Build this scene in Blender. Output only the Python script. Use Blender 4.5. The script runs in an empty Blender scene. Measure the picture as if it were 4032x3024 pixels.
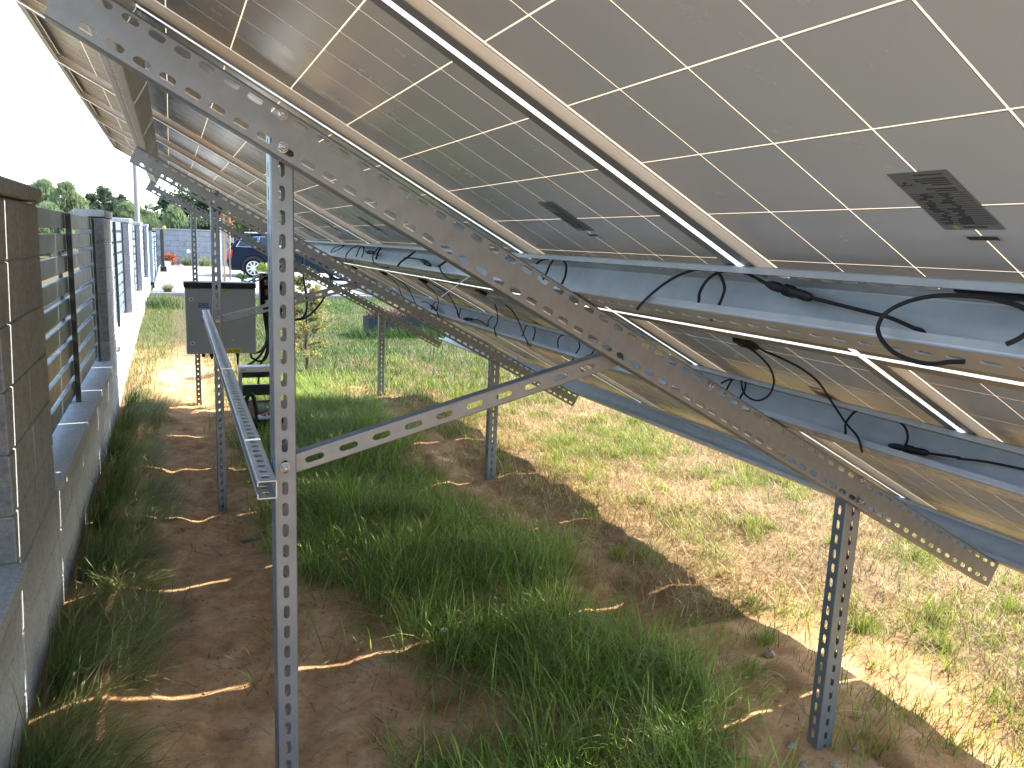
import bpy, math, random
import numpy as np
from mathutils import Matrix, Vector
# ---------------------------------------------------------------- camera, sky, sun, exposure
SC = bpy.context.scene
COL = SC.collection
YAW, PITCH, ROLL, CAMZ = math.radians(23.857), math.radians(10.113), math.radians(2.325), 1.6864
_f = Vector((math.sin(YAW)*math.cos(PITCH), math.cos(YAW)*math.cos(PITCH), -math.sin(PITCH)))
_r = Vector((math.cos(YAW), -math.sin(YAW), 0)); _u = _r.cross(_f)
_R = _r*math.cos(ROLL)+_u*math.sin(ROLL); _U = _u*math.cos(ROLL)-_r*math.sin(ROLL)
cam = bpy.data.cameras.new('camera'); camo = bpy.data.objects.new('camera', cam); COL.objects.link(camo)
cam.sensor_width = 36; cam.lens = 36*3047.66/4032; cam.clip_start = .02; cam.clip_end = 2000
camo.matrix_world = Matrix(((_R.x, _U.x, -_f.x, 0), (_R.y, _U.y, -_f.y, 0), (_R.z, _U.z, -_f.z, CAMZ), (0, 0, 0, 1)))
SC.camera = camo
SUN = Vector((1.105, .26, 1.0)).normalized()
W = bpy.data.worlds.new('World'); SC.world = W; W.use_nodes = True
_wn = W.node_tree; _bg = _wn.nodes['Background']
_sky = _wn.nodes.new('ShaderNodeTexSky'); _sky.sky_type = 'NISHITA'; _sky.sun_disc = False
_sky.sun_elevation = math.asin(SUN.z); _sky.sun_rotation = math.atan2(SUN.x, SUN.y)
_sky.air_density = 1.0; _sky.dust_density = 1.0; _sky.ozone_density = 1.0; _sky.altitude = 100
_wn.links.new(_sky.outputs[0], _bg.inputs[0]); _bg.inputs[1].default_value = 0.15
sun = bpy.data.lights.new('sun', 'SUN'); suno = bpy.data.objects.new('sun', sun); COL.objects.link(suno)
sun.energy = 3.5; sun.angle = math.radians(.53); sun.color = (1, .95, .86)
suno.rotation_euler = SUN.to_track_quat('Z', 'Y').to_euler()
SC.view_settings.view_transform = 'Standard'; SC.view_settings.look = 'None'
SC.view_settings.exposure = 2.5; SC.view_settings.gamma = 1
SC.render.engine = 'CYCLES'
SC.cycles.use_denoising = True
SC.cycles.max_bounces = 12; SC.cycles.diffuse_bounces = 5; SC.cycles.glossy_bounces = 9; SC.cycles.transmission_bounces = 6
SC.cycles.transparent_max_bounces = 8; SC.cycles.sample_clamp_indirect = 6; SC.cycles.caustics_reflective = False; SC.cycles.caustics_refractive = False

# ---------------------------------------------------------------- helpers
rng = np.random.default_rng(7); random.seed(7)
TH = math.radians(27.929); CT, ST = math.cos(TH), math.sin(TH)
GX, GZ = 1.3223, 1.4893                      # gap between the two module rows
def SP(s, y, n): return (GX+s*CT+n*ST, y, GZ-s*ST+n*CT)      # slope frame -> world
MSL = lambda s, y, n: Matrix(((CT, 0, ST, GX+s*CT+n*ST), (0, 1, 0, y), (-ST, 0, CT, GZ-s*ST+n*CT), (0, 0, 0, 1)))

class MB:
    def __init__(s): s.v = []; s.f = []; s.m = []
    def quad(s, pts, m=0):
        b = len(s.v); s.v += [tuple(p) for p in pts]; s.f.append(tuple(range(b, b+len(pts)))); s.m.append(m)
    def add(s, v, f, m=0):
        b = len(s.v); s.v += [tuple(p) for p in v]; s.f += [tuple(i+b for i in q) for q in f]; s.m += [m]*len(f)
    def box(s, x0, x1, y0, y1, z0, z1, m=0, M=None):
        v = [(x, y, z) for z in (z0, z1) for y in (y0, y1) for x in (x0, x1)]
        if M is not None: v = [tuple(M @ Vector(p)) for p in v]
        s.add(v, [(0, 2, 3, 1), (4, 5, 7, 6), (0, 1, 5, 4), (2, 6, 7, 3), (0, 4, 6, 2), (1, 3, 7, 5)], m)
    def bbox(s, x0, x1, y0, y1, z0, z1, b=.005, m=0, M=None):      # box with chamfered edges
        v = []; X = (x0, x1); Y = (y0, y1); Z = (z0, z1); S = (1, -1); idx = {}
        for i in (0, 1):
            for j in (0, 1):
                for k in (0, 1):
                    for a in range(3):
                        p = [X[i]+S[i]*b*(a != 0), Y[j]+S[j]*b*(a != 1), Z[k]+S[k]*b*(a != 2)]
                        idx[i, j, k, a] = len(v); v.append(p)
        f = []
        for a in range(3):
            o = [q for q in range(3) if q != a]
            for t in (0, 1):
                def key(p, q):
                    c = [0, 0, 0]; c[a] = t; c[o[0]] = p; c[o[1]] = q; return idx[(c[0], c[1], c[2], a)]
                f.append((key(0, 0), key(1, 0), key(1, 1), key(0, 1)))
        for a in range(3):          # edges along axis a
            o = [q for q in range(3) if q != a]
            for p in (0, 1):
                for q in (0, 1):
                    c0 = [0, 0, 0]; c1 = [0, 0, 0]; c1[a] = 1
                    for c in (c0, c1): c[o[0]] = p; c[o[1]] = q
                    f.append((idx[(*c0, o[0])], idx[(*c1, o[0])], idx[(*c1, o[1])], idx[(*c0, o[1])]))
        for i in (0, 1):
            for j in (0, 1):
                for k in (0, 1): f.append((idx[i, j, k, 0], idx[i, j, k, 1], idx[i, j, k, 2]))
        if M is not None: v = [tuple(M @ Vector(p)) for p in v]
        s.add(v, f, m)
    def tube(s, pts, r, n=8, m=0, cap=True):
        P = [Vector(p) for p in pts]; R = r if hasattr(r, '__len__') else [r]*len(P)
        b = len(s.v); up = None
        for i, p in enumerate(P):
            t = (P[min(i+1, len(P)-1)]-P[max(i-1, 0)]).normalized()
            if up is None: up = Vector((0, 0, 1)) if abs(t.z) < .9 else Vector((1, 0, 0))
            a = (up-t*up.dot(t)).normalized(); c = t.cross(a); up = a
            for k in range(n):
                w = 2*math.pi*k/n; s.v.append(tuple(p+a*(R[i]*math.cos(w))+c*(R[i]*math.sin(w))))
        for i in range(len(P)-1):
            for k in range(n):
                k2 = (k+1) % n
                s.f.append((b+i*n+k, b+i*n+k2, b+(i+1)*n+k2, b+(i+1)*n+k)); s.m.append(m)
        if cap:
            s.f.append(tuple(b+k for k in reversed(range(n)))); s.m.append(m)
            s.f.append(tuple(b+(len(P)-1)*n+k for k in range(n))); s.m.append(m)
    def cyl(s, c, ax, r, h, n=16, m=0):
        c = Vector(c); ax = Vector(ax).normalized(); s.tube([c-ax*h/2, c+ax*h/2], r, n, m)
    def lathe(s, c, prof, n=16, m=0, ax='z'):
        b = len(s.v)
        for (r, z) in prof:
            for k in range(n):
                w = 2*math.pi*k/n; q = (r*math.cos(w), r*math.sin(w), z)
                if ax == 'y': q = (q[0], q[2], q[1])
                s.v.append((c[0]+q[0], c[1]+q[1], c[2]+q[2]))
        for i in range(len(prof)-1):
            for k in range(n):
                k2 = (k+1) % n; s.f.append((b+i*n+k, b+i*n+k2, b+(i+1)*n+k2, b+(i+1)*n+k)); s.m.append(m)
    def mesh(s, name, mats):
        me = bpy.data.meshes.new(name); me.from_pydata(s.v, [], s.f)
        for x in (mats if isinstance(mats, (list, tuple)) else [mats]): me.materials.append(x)
        if any(s.m): me.polygons.foreach_set('material_index', s.m)
        me.update(); return me
    def build(s, name, mats, parent=None, smooth=False, M=None):
        return link(name, s.mesh(name, mats), parent, smooth, M)
def smoothed(me, ang=40):
    me.polygons.foreach_set('use_smooth', [True]*len(me.polygons))
    try: me.set_sharp_from_angle(angle=math.radians(ang))
    except Exception: pass
def link(name, me, parent=None, smooth=False, M=None):
    o = bpy.data.objects.new(name, me); COL.objects.link(o)
    if smooth: smoothed(me)
    if parent is not None: o.parent = parent
    if M is not None: o.matrix_local = M
    return o
def tag(o, label=None, cat=None, group=None, kind=None):
    for k, v in (('label', label), ('category', cat), ('group', group), ('kind', kind)):
        if v: o[k] = v
    return o
def empty(name, M=None, label=None, cat=None, group=None):
    o = bpy.data.objects.new(name, None); COL.objects.link(o); o.empty_display_size = .05
    if M is not None: o.matrix_world = M if isinstance(M, Matrix) else Matrix.Translation(M)
    return tag(o, label, cat, group)
def copy_tree(o, parent=None, M=None, label=None, group=None):
    kids = {}
    for c in COL.objects:
        if c.parent is not None: kids.setdefault(c.parent.name, []).append(c)
    def rec(q, par):
        c = q.copy(); COL.objects.link(c); c.parent = par
        for ch in kids.get(q.name, []): rec(ch, c)
        return c
    r = rec(o, parent)
    if M is not None: r.matrix_world = M
    if label: r['label'] = label
    if group: r['group'] = group
    return r
def spline(pts, n=8):                       # Catmull-Rom through the points
    P = [np.array(p, float) for p in pts]
    if len(P) < 3: return [tuple(p) for p in P]
    Q = [2*P[0]-P[1]]+P+[2*P[-1]-P[-2]]; out = []
    for i in range(1, len(Q)-2):
        for k in range(n):
            t = k/n; a, b, c, d = Q[i-1], Q[i], Q[i+1], Q[i+2]
            out.append(tuple(.5*(2*b+(c-a)*t+(2*a-5*b+4*c-d)*t*t+(3*b-a-3*c+d)*t**3)))
    out.append(tuple(P[-1])); return out
_NT = rng.random((256, 256))
def vnoise(x, y, sc):                       # smooth value noise 0..1
    x = np.asarray(x)/sc+100.3; y = np.asarray(y)/sc+57.7
    i = np.floor(x).astype(int); j = np.floor(y).astype(int); u = x-i; v = y-j; u = u*u*(3-2*u); v = v*v*(3-2*v)
    g = lambda a, b: _NT[a % 256, b % 256]
    return (g(i, j)*(1-u)+g(i+1, j)*u)*(1-v)+(g(i, j+1)*(1-u)+g(i+1, j+1)*u)*v

# ---------------------------------------------------------------- materials (all procedural)
def newmat(name):
    m = bpy.data.materials.new(name); m.use_nodes = True; nt = m.node_tree
    return m, nt, nt.nodes['Principled BSDF']
def N(nt, t, **k):
    n = nt.nodes.new('ShaderNode'+t)
    for a, b in k.items(): setattr(n, a, b)
    return n
def mixc(nt, fac, a, b, mode='MIX'):
    n = nt.nodes.new('ShaderNodeMix'); n.data_type = 'RGBA'; n.blend_type = mode
    for sock, val in ((n.inputs[0], fac), (n.inputs[6], a), (n.inputs[7], b)):
        if hasattr(val, 'is_linked') or hasattr(val, 'links'): nt.links.new(val, sock)
        else: sock.default_value = (*val, 1) if isinstance(val, tuple) and len(val) == 3 else val
    return n.outputs[2]
def coords(nt, rand=True):
    tc = N(nt, 'TexCoord'); 
    if not rand: return tc.outputs['Object']
    oi = N(nt, 'ObjectInfo'); mm = N(nt, 'MapRange'); mm.inputs['To Max'].default_value = 37
    nt.links.new(oi.outputs['Random'], mm.inputs['Value'])
    va = N(nt, 'VectorMath', operation='ADD'); nt.links.new(tc.outputs['Object'], va.inputs[0]); nt.links.new(mm.outputs[0], va.inputs[1])
    return va.outputs[0]
def noise(nt, vec, scale, detail=6, rough=.6, stretch=None):
    if stretch:
        mp = N(nt, 'Mapping'); mp.inputs['Scale'].default_value = stretch; nt.links.new(vec, mp.inputs[0]); vec = mp.outputs[0]
    n = N(nt, 'TexNoise'); n.inputs['Scale'].default_value = scale; n.inputs['Detail'].default_value = detail; n.inputs['Roughness'].default_value = rough
    nt.links.new(vec, n.inputs['Vector']); return n.outputs['Fac']
def ramp(nt, fac, stops):
    r = N(nt, 'ValToRGB'); e = r.color_ramp.elements
    while len(e) > len(stops): e.remove(e[-1])
    while len(e) < len(stops): e.new(.5)
    for k, (p, c) in enumerate(stops): e[k].position = p; e[k].color = (*c, 1) if isinstance(c, tuple) else (c, c, c, 1)
    nt.links.new(fac, r.inputs[0]); return r.outputs[0]
def bump(nt, b, h, strength=.3, dist=.01):
    n = N(nt, 'Bump'); n.inputs['Strength'].default_value = strength; n.inputs['Distance'].default_value = dist
    nt.links.new(h, n.inputs['Height']); nt.links.new(n.outputs[0], b.inputs['Normal'])
def pm(name, c1, c2=None, scale=20, rough=.6, metal=0, bmp=0, bscale=None, spec=.5, stretch=None, rrange=.12, lohi=(.35, .68), bdist=.01):
    m, nt, b = newmat(name); c2 = c2 or tuple(x*.8 for x in c1); v = coords(nt)
    f = noise(nt, v, scale, stretch=stretch); rc = ramp(nt, f, [(lohi[0], c1), (lohi[1], c2)]); nt.links.new(rc, b.inputs['Base Color'])
    mr = N(nt, 'MapRange'); mr.inputs['To Min'].default_value = max(.02, rough-rrange); mr.inputs['To Max'].default_value = rough+rrange
    nt.links.new(f, mr.inputs['Value']); nt.links.new(mr.outputs[0], b.inputs['Roughness'])
    b.inputs['Metallic'].default_value = metal; b.inputs['Specular IOR Level'].default_value = spec
    if bmp: bump(nt, b, noise(nt, v, bscale or scale*3, 8, .65), bmp, bdist)
    return m
MT = {}
MT['galv'] = pm('galvanised_steel', (.22, .238, .252), (.19, .206, .219), 25, .45, .6, .03, 300, rrange=.05)
MT['galv_dull'] = pm('galvanised_steel_weathered', (.225, .253, .28), (.172, .194, .216), 9, .46, .65, .04, 250, rrange=.07)
MT['galv_new'] = pm('bright_galvanised_steel', (.46, .462, .46), (.39, .392, .39), 14, .48, .65, .03, 200, rrange=.06)
MT['galv_rail'] = pm('zinc_plated_rail', (.60, .61, .62), (.53, .54, .55), 18, .45, .8, .03, 200, rrange=.05)
MT['bolt'] = pm('zinc_bolt', (.42, .42, .42), (.3, .3, .3), 90, .38, .9)
MT['alu'] = pm('anodised_aluminium', (.92, .92, .915), (.89, .89, .885), 12, .36, 1, rrange=.04)
MT['alu_matte'] = pm('matte_aluminium_inner_face', (.66, .65, .62), (.62, .61, .58), 12, .6, .25)
MT['alu_flange_shade'] = pm('shaded_aluminium_flange', (.34, .345, .345), (.30, .305, .305), 12, .45, .85)  # same aluminium, darkened: shade of the downward lip put into the colour
MT['black_rubber'] = pm('black_cable_sheath', (.010, .010, .011), (.015, .015, .016), 60, .6, spec=.2)
MT['black_plastic'] = pm('black_plastic', (.012, .011, .011), (.018, .017, .016), 30, .55, spec=.25)
def mat_cell():
    m, nt, b = newmat('cell_behind_backsheet'); v = coords(nt)
    f = noise(nt, v, 3, 3); nt.links.new(ramp(nt, f, [(.3, (.36, .39, .42)), (.7, (.34, .369, .398))]), b.inputs['Base Color'])
    g = noise(nt, v, 9, 4); mr = N(nt, 'MapRange'); mr.inputs['To Min'].default_value = .17; mr.inputs['To Max'].default_value = .33
    nt.links.new(g, mr.inputs['Value']); nt.links.new(mr.outputs[0], b.inputs['Roughness'])
    b.inputs['Specular IOR Level'].default_value = .6
    bump(nt, b, noise(nt, v, 5, 2), .02, .01)
    return m
MT['cell'] = mat_cell()
MT['cell_top'] = pm('silicon_cell_face', (.012, .016, .04), (.016, .022, .055), 10, .2)
def mat_backsheet():
    m = bpy.data.materials.new('translucent_backsheet'); m.use_nodes = True; nt = m.node_tree; nt.nodes.clear()
    out = N(nt, 'OutputMaterial'); mx = N(nt, 'MixShader'); d = N(nt, 'BsdfDiffuse'); t = N(nt, 'BsdfTranslucent')
    tc = N(nt, 'TexCoord'); f = noise(nt, tc.outputs['Object'], 8, 3)
    c = ramp(nt, f, [(.3, (.74, .60, .43)), (.7, (.70, .56, .395))]); nt.links.new(c, d.inputs[0]); nt.links.new(c, t.inputs[0])
    mx.inputs[0].default_value = .30; nt.links.new(d.outputs[0], mx.inputs[1]); nt.links.new(t.outputs[0], mx.inputs[2]); nt.links.new(mx.outputs[0], out.inputs[0])
    return m
MT['backsheet'] = mat_backsheet()
MT['label'] = pm('silver_label', (.12, .132, .14), (.105, .115, .122), 30, .35)
MT['print'] = pm('label_ink', (.02, .02, .022), (.035, .035, .037), 30, .6)
MT['label_yellow'] = pm('label_yellow', (.35, .28, .05), None, 30, .6)
MT['label_white'] = pm('barcode_paper', (.35, .35, .35), None, 30, .6)
def mat_block(name, base, dark, bm=.55, streak=True):
    m, nt, b = newmat(name); v = coords(nt)
    f = noise(nt, v, 9, 8, .7); g = noise(nt, v, 55, 8, .8); w = noise(nt, v, 3.0, 7, .7, (1.8, 1.8, .7))
    c = ramp(nt, f, [(.3, dark), (.68, base)])
    c = mixc(nt, .45, c, ramp(nt, g, [(.36, tuple(x*.38 for x in base)), (.6, tuple(min(1, x*1.3) for x in base))]))
    if streak: c = mixc(nt, ramp(nt, w, [(.45, 0.0), (.8, .4)]), c, tuple(x*.6 for x in dark))
    nt.links.new(c, b.inputs['Base Color']); b.inputs['Roughness'].default_value = .9; b.inputs['Specular IOR Level'].default_value = .25
    h = N(nt, 'Math', operation='ADD'); nt.links.new(f, h.inputs[0]); nt.links.new(g, h.inputs[1]); bump(nt, b, h.outputs[0], bm, .006)
    return m
MT['block'] = mat_block('concrete_block', (.41, .42, .43), (.27, .277, .284))
MT['block_rough'] = mat_block('split_faced_concrete', (.34, .34, .345), (.16, .162, .168), 1.0)
MT['cap'] = mat_block('concrete_cap', (.42, .426, .432), (.29, .295, .30), .4)
MT['sill'] = mat_block('concrete_sill', (.47, .47, .465), (.38, .38, .375), .3, False)
MT['slatewall'] = mat_block('slate_block', (.27, .28, .30), (.18, .19, .21), .8)
MT['fence'] = pm('anthracite_fence_paint', (.105, .13, .15), (.095, .118, .137), 6, .42, 0, 0, spec=.4)
MT['fence_blue'] = pm('blue_grey_fence_paint', (.19, .25, .29), (.17, .23, .27), 6, .4)
MT['fence_dark'] = pm('dark_fence_post_paint', (.015, .018, .022), (.02, .024, .03), 10, .4)
MT['cab'] = pm('cabinet_grey_paint', (.275, .285, .285), (.25, .26, .26), 5, .45, bmp=.03, bscale=400)
MT['lightgrey'] = pm('light_grey_plastic', (.55, .55, .54), (.5, .5, .49), 8, .4)
MT['midgrey'] = pm('mid_grey_plastic', (.16, .16, .17), (.12, .12, .13), 8, .45)
MT['yellow'] = pm('yellow_sticker', (.62, .43, .02), (.55, .38, .02), 20, .5)
MT['blue'] = pm('blue_ink', (.012, .05, .24), (.01, .045, .21), 20, .5)
MT['red'] = pm('red_plastic', (.45, .02, .02), (.35, .015, .015), 20, .4)
MT['orange'] = pm('orange_plastic', (.55, .13, .03), None, 20, .4)
MT['cardboard'] = pm('cardboard', (.30, .20, .12), (.24, .155, .09), 30, .9)
MT['white'] = pm('white_paint', (.78, .78, .77), (.72, .72, .71), 10, .5)
MT['timber'] = pm('weathered_timber', (.36, .26, .16), (.24, .17, .10), 6, .8, bmp=.4, bscale=40, stretch=(8, 8, .6))
MT['pole'] = pm('grey_pole', (.30, .28, .26), (.22, .205, .19), 5, .8, stretch=(6, 6, .5))
MT['kerb'] = mat_block('kerb_concrete', (.30, .31, .31), (.24, .25, .25), .4, False)
MT['paving'] = mat_block('paving_slab', (.33, .315, .295), (.26, .25, .235), .3, False)
MT['mulch'] = pm('bark_mulch', (.05, .032, .022), (.11, .075, .05), 60, .95, bmp=1, bscale=90)
MT['gravelwhite'] = pm('white_gravel', (.60, .61, .62), (.42, .43, .45), 70, .8, bmp=1, bscale=60, bdist=.03)
MT['planter'] = pm('anthracite_planter', (.03, .034, .042), (.025, .028, .035), 8, .6, spec=.25)
MT['bark'] = pm('brown_bark', (.14, .095, .06), (.08, .055, .035), 25, .9, bmp=.8, bscale=60)
MT['pebble'] = pm('sandy_pebble', (.36, .27, .19), (.24, .18, .13), 30, .9)
MT['crumb'] = pm('soil_crumb', (.50, .28, .13), (.32, .17, .075), 40, .95, spec=.1)
MT['stone'] = pm('reddish_stone', (.36, .20, .15), (.24, .13, .10), 9, .85, bmp=.6, bscale=30)
MT['carpaint'] = pm('dark_blue_car_paint', (.0035, .005, .015), (.004, .006, .018), 3, .25, 0, spec=.12)
MT['carpaint'].node_tree.nodes['Principled BSDF'].inputs['Coat Weight'].default_value = .06
MT['tyre'] = pm('tyre_rubber', (.008, .008, .009), (.012, .012, .013), 30, .85, spec=.15)
MT['rim'] = pm('silver_alloy', (.62, .63, .64), (.55, .56, .57), 10, .3, .7)
MT['chrome'] = pm('chrome_trim', (.75, .76, .77), None, 10, .15, .9)
MT['carglass'] = pm('car_window_glass', (.02, .028, .03), (.026, .034, .036), 4, .04, 0, spec=.8)
MT['darktrim'] = pm('dark_underbody', (.012, .012, .012), None, 10, .7)
MT['tail'] = pm('tail_lamp_red', (.55, .01, .015), (.45, .008, .012), 20, .12)
def mat_foliage(name, trans=.35, rough=.55, attr='col'):
    m = bpy.data.materials.new(name); m.use_nodes = True; nt = m.node_tree; b = nt.nodes['Principled BSDF']; out = nt.nodes['Material Output']
    at = N(nt, 'Attribute'); at.attribute_name = attr; gm = N(nt, 'NewGeometry')
    tc = N(nt, 'TexCoord'); f = noise(nt, tc.outputs['Object'], 7, 3); c = mixc(nt, .3, at.outputs['Color'], ramp(nt, f, [(.3, (.4, .4, .4)), (.7, (1, 1, 1))]), 'MULTIPLY')
    nt.links.new(c, b.inputs['Base Color']); b.inputs['Roughness'].default_value = rough; b.inputs['Specular IOR Level'].default_value = .2
    t = N(nt, 'BsdfTranslucent'); nt.links.new(c, t.inputs[0]); mx = N(nt, 'MixShader'); mx.inputs[0].default_value = trans
    nt.links.new(b.outputs[0], mx.inputs[1]); nt.links.new(t.outputs[0], mx.inputs[2]); nt.links.new(mx.outputs[0], out.inputs[0])
    return m
MT['grass'] = mat_foliage('grass_blade', .38, .45)
MT['straw'] = mat_foliage('dry_straw', .25, .7)
MT['leaf'] = mat_foliage('leaf_tissue', .35, .5)
MT['needle'] = mat_foliage('pine_needles', .3, .55)
# ---------------------------------------------------------------- ground
def terr(y): return np.interp(y, [8, 10, 14, 18, 28, 34, 300], [0, .06, .15, .19, .29, .30, .6])
def gz(x, y):
    x = np.asarray(x, float); y = np.asarray(y, float)
    near = np.clip((14-y)/5, 0, 1)
    b = (vnoise(x, y, .62)-.5)*.055+(vnoise(x+9, y, .21)-.5)*.034+(vnoise(x, y+5, .085)-.5)*.020+(vnoise(x+3, y+8, .04)-.5)*.006
    f_ = vnoise(x*1.0+40, y*.8+13, .16); b += -.022*np.clip((f_-.62)/.25, 0, 1)*(x > -.2)*(x < 2.2)
    b += -.018*np.exp(-((x-.15)/.28)**2)+.035*np.exp(-((x+.32)/.2)**2)      # worn path, bank along the wall
    return terr(y)+b*(.15+.85*near)
def lushmap(x, y):      # 0..1: where the green grass stands under and behind the array
    g = np.clip((x-.42-.25*(vnoise(x, y, .5)-.5))/.25, 0, 1)*np.clip((2.05-.04*(y-2)+.55*(vnoise(x, y, .7)-.5)-x)/.3, 0, 1)
    bare = np.exp(-(((x-.62)/.42)**2+((y-2.55)/.42)**2))+.9*np.exp(-(((x-.45)/.35)**2+((y-3.15)/.4)**2))+np.exp(-(((x-2.05)/.3)**2+((y-1.75)/.3)**2))+.9*np.exp(-(((x-2.1)/.35)**2+((y-5)/.45)**2))
    return np.clip(g*(.45+.85*vnoise(x+4, y, .34))-bare*1.1, 0, 1)
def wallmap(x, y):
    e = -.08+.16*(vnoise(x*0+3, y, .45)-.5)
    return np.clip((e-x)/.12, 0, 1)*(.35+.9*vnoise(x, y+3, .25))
def build_ground():
    def axis(a0, a1, st, far, n):
        core = np.arange(a0, a1+1e-6, st); g = np.geomspace(st*1.3, far, n)
        lo = a0-np.cumsum(g/g.sum()*far)[::1]; hi = a1+np.cumsum(g/g.sum()*far)
        return np.concatenate([lo[::-1], core, hi])
    xs = axis(-.75, 4.6, .026, 160, 46); ys = axis(1.3, 9.2, .028, 300, 54)
    X, Y = np.meshgrid(xs, ys); Zz = gz(X, Y)
    nx, ny = len(xs), len(ys); v = np.stack([X, Y, Zz], -1).reshape(-1, 3)
    i = np.arange(nx-1); j = np.arange(ny-1); I, J = np.meshgrid(i, j); a = (J*nx+I).ravel()
    q = np.stack([a, a+1, a+1+nx, a+nx], 1).astype(np.int32)
    me = bpy.data.meshes.new('ground'); me.vertices.add(len(v)); me.vertices.foreach_set('co', v.astype(np.float32).ravel())
    me.loops.add(q.size); me.loops.foreach_set('vertex_index', q.ravel()); me.polygons.add(len(q))
    me.polygons.foreach_set('loop_start', np.arange(0, q.size, 4, dtype=np.int32)); me.polygons.foreach_set('loop_total', np.full(len(q), 4, dtype=np.int32))
    me.update(); me.polygons.foreach_set('use_smooth', np.ones(len(q), bool))
    lawn = np.clip(np.clip((Y-8.2)/1.5, 0, 1)*np.clip((X-.55)/.5, 0, 1)+np.clip((Y-10)/2.5, 0, 1), 0, 1)
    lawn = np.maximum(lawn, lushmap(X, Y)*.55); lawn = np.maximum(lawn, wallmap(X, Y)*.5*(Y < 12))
    dry = np.where(Y < 2.7, np.clip((X-2.5-.5*(vnoise(X, Y, .6)-.5))/.5, 0, 1), np.clip((X-1.85-.35*(vnoise(X, Y, .6)-.5))/.45, 0, 1))*np.clip((11-Y)/2.5, 0, 1)
    c = np.stack([lawn, dry, 0*X, 0*X+1], -1).reshape(-1, 4).astype(np.float32)
    at = me.color_attributes.new('cover', 'FLOAT_COLOR', 'POINT'); at.data.foreach_set('color', c.ravel())
    m, nt, b = newmat('sandy_soil'); tc = N(nt, 'TexCoord'); vv = tc.outputs['Object']
    f1 = noise(nt, vv, 4.5, 10, .72); f2 = noise(nt, vv, 28, 10, .78); f3 = noise(nt, vv, 240, 4, .6)
    sand = ramp(nt, f1, [(.32, (.34, .17, .072)), (.5, (.58, .325, .155)), (.68, (.74, .48, .27))])
    sand = mixc(nt, ramp(nt, f2, [(.36, .55), (.47, 0.0)]), sand, (.20, .105, .05))
    sand = mixc(nt, ramp(nt, f3, [(.62, 0.0), (.75, .5)]), sand, (.52, .37, .24))
    straw = ramp(nt, f2, [(.35, (.10, .058, .024)), (.5, (.21, .13, .058)), (.66, (.31, .215, .11))])
    soil = ramp(nt, f2, [(.35, (.055, .045, .022)), (.65, (.13, .105, .05))])
    at_ = N(nt, 'Attribute'); at_.attribute_name = 'cover'; sep = N(nt, 'SeparateColor'); nt.links.new(at_.outputs['Color'], sep.inputs[0])
    k = mixc(nt, sep.outputs[1], sand, straw); k = mixc(nt, sep.outputs[0], k, soil)
    nt.links.new(k, b.inputs['Base Color']); b.inputs['Roughness'].default_value = .95; b.inputs['Specular IOR Level'].default_value = .15
    h = N(nt, 'Math', operation='ADD'); nt.links.new(f2, h.inputs[0]); nt.links.new(f3, h.inputs[1]); bump(nt, b, h.outputs[0], .6, .012)
    me.materials.append(m)
    return tag(link('ground', me), kind='structure')
build_ground()

def ribbons(name, pos, ln, wd, az, lean, col, mat, droop=.5, seg=3, twist=None, base_z=None):
    """many grass blades in one mesh: pos (n,2 or 3), length, width, azimuth, lean from vertical, colour (n,3)"""
    n = len(pos); z0 = gz(pos[:, 0], pos[:, 1]) if base_z is None else base_z
    d = np.stack([np.cos(az), np.sin(az)], 1); tw = az+np.pi/2 if twist is None else twist
    sd = np.stack([np.cos(tw), np.sin(tw), 0*tw], 1)
    P = np.stack([pos[:, 0], pos[:, 1], z0-.006], 1); ang = lean.copy(); V = []
    for k in range(seg+1):
        t = k/seg; w = wd*(1-t**1.6)*.5
        if k < seg: V += [P-sd*w[:, None], P+sd*w[:, None]]
        else: V += [P]
        st = ln/seg; P = P+np.concatenate([d*(np.sin(ang)*st)[:, None], (np.cos(ang)*st)[:, None]], 1)
        ang = np.minimum(ang+droop*(.6+.8*t), 1.62+0*ang) if np.isscalar(droop) else np.minimum(ang+droop*(.6+.8*t), 1.62)
    m = 2*seg+1; V = np.stack(V, 1).reshape(-1, 3); V[:, 2] = np.maximum(V[:, 2], np.repeat(z0, m)-.006)
    b = np.arange(n)*m
    quads = [np.stack([b+2*k, b+2*k+1, b+2*k+3, b+2*k+2], 1) for k in range(seg-1)]
    quads = np.concatenate(quads) if quads else np.zeros((0, 4), int); tri = np.stack([b+2*seg-2, b+2*seg-1, b+2*seg], 1)
    return fastmesh(name, V, quads, tri, np.repeat(col, m, 0), mat)
def fastmesh(name, V, quads, tri, col, mat, smooth=False):
    me = bpy.data.meshes.new(name); me.vertices.add(len(V)); me.vertices.foreach_set('co', V.astype(np.float32).ravel())
    li = np.concatenate([quads.ravel(), tri.ravel()]).astype(np.int32)
    tot = np.concatenate([np.full(len(quads), 4), np.full(len(tri), 3)]).astype(np.int32)
    me.loops.add(len(li)); me.loops.foreach_set('vertex_index', li); me.polygons.add(len(tot))
    me.polygons.foreach_set('loop_start', (np.cumsum(tot)-tot).astype(np.int32)); me.polygons.foreach_set('loop_total', tot)
    me.update()
    if smooth: me.polygons.foreach_set('use_smooth', np.ones(len(tot), bool))
    at = me.color_attributes.new('col', 'FLOAT_COLOR', 'POINT')
    at.data.foreach_set('color', np.concatenate([col, np.ones((len(col), 1))], 1).astype(np.float32).ravel())
    me.materials.append(mat); return me
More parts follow.
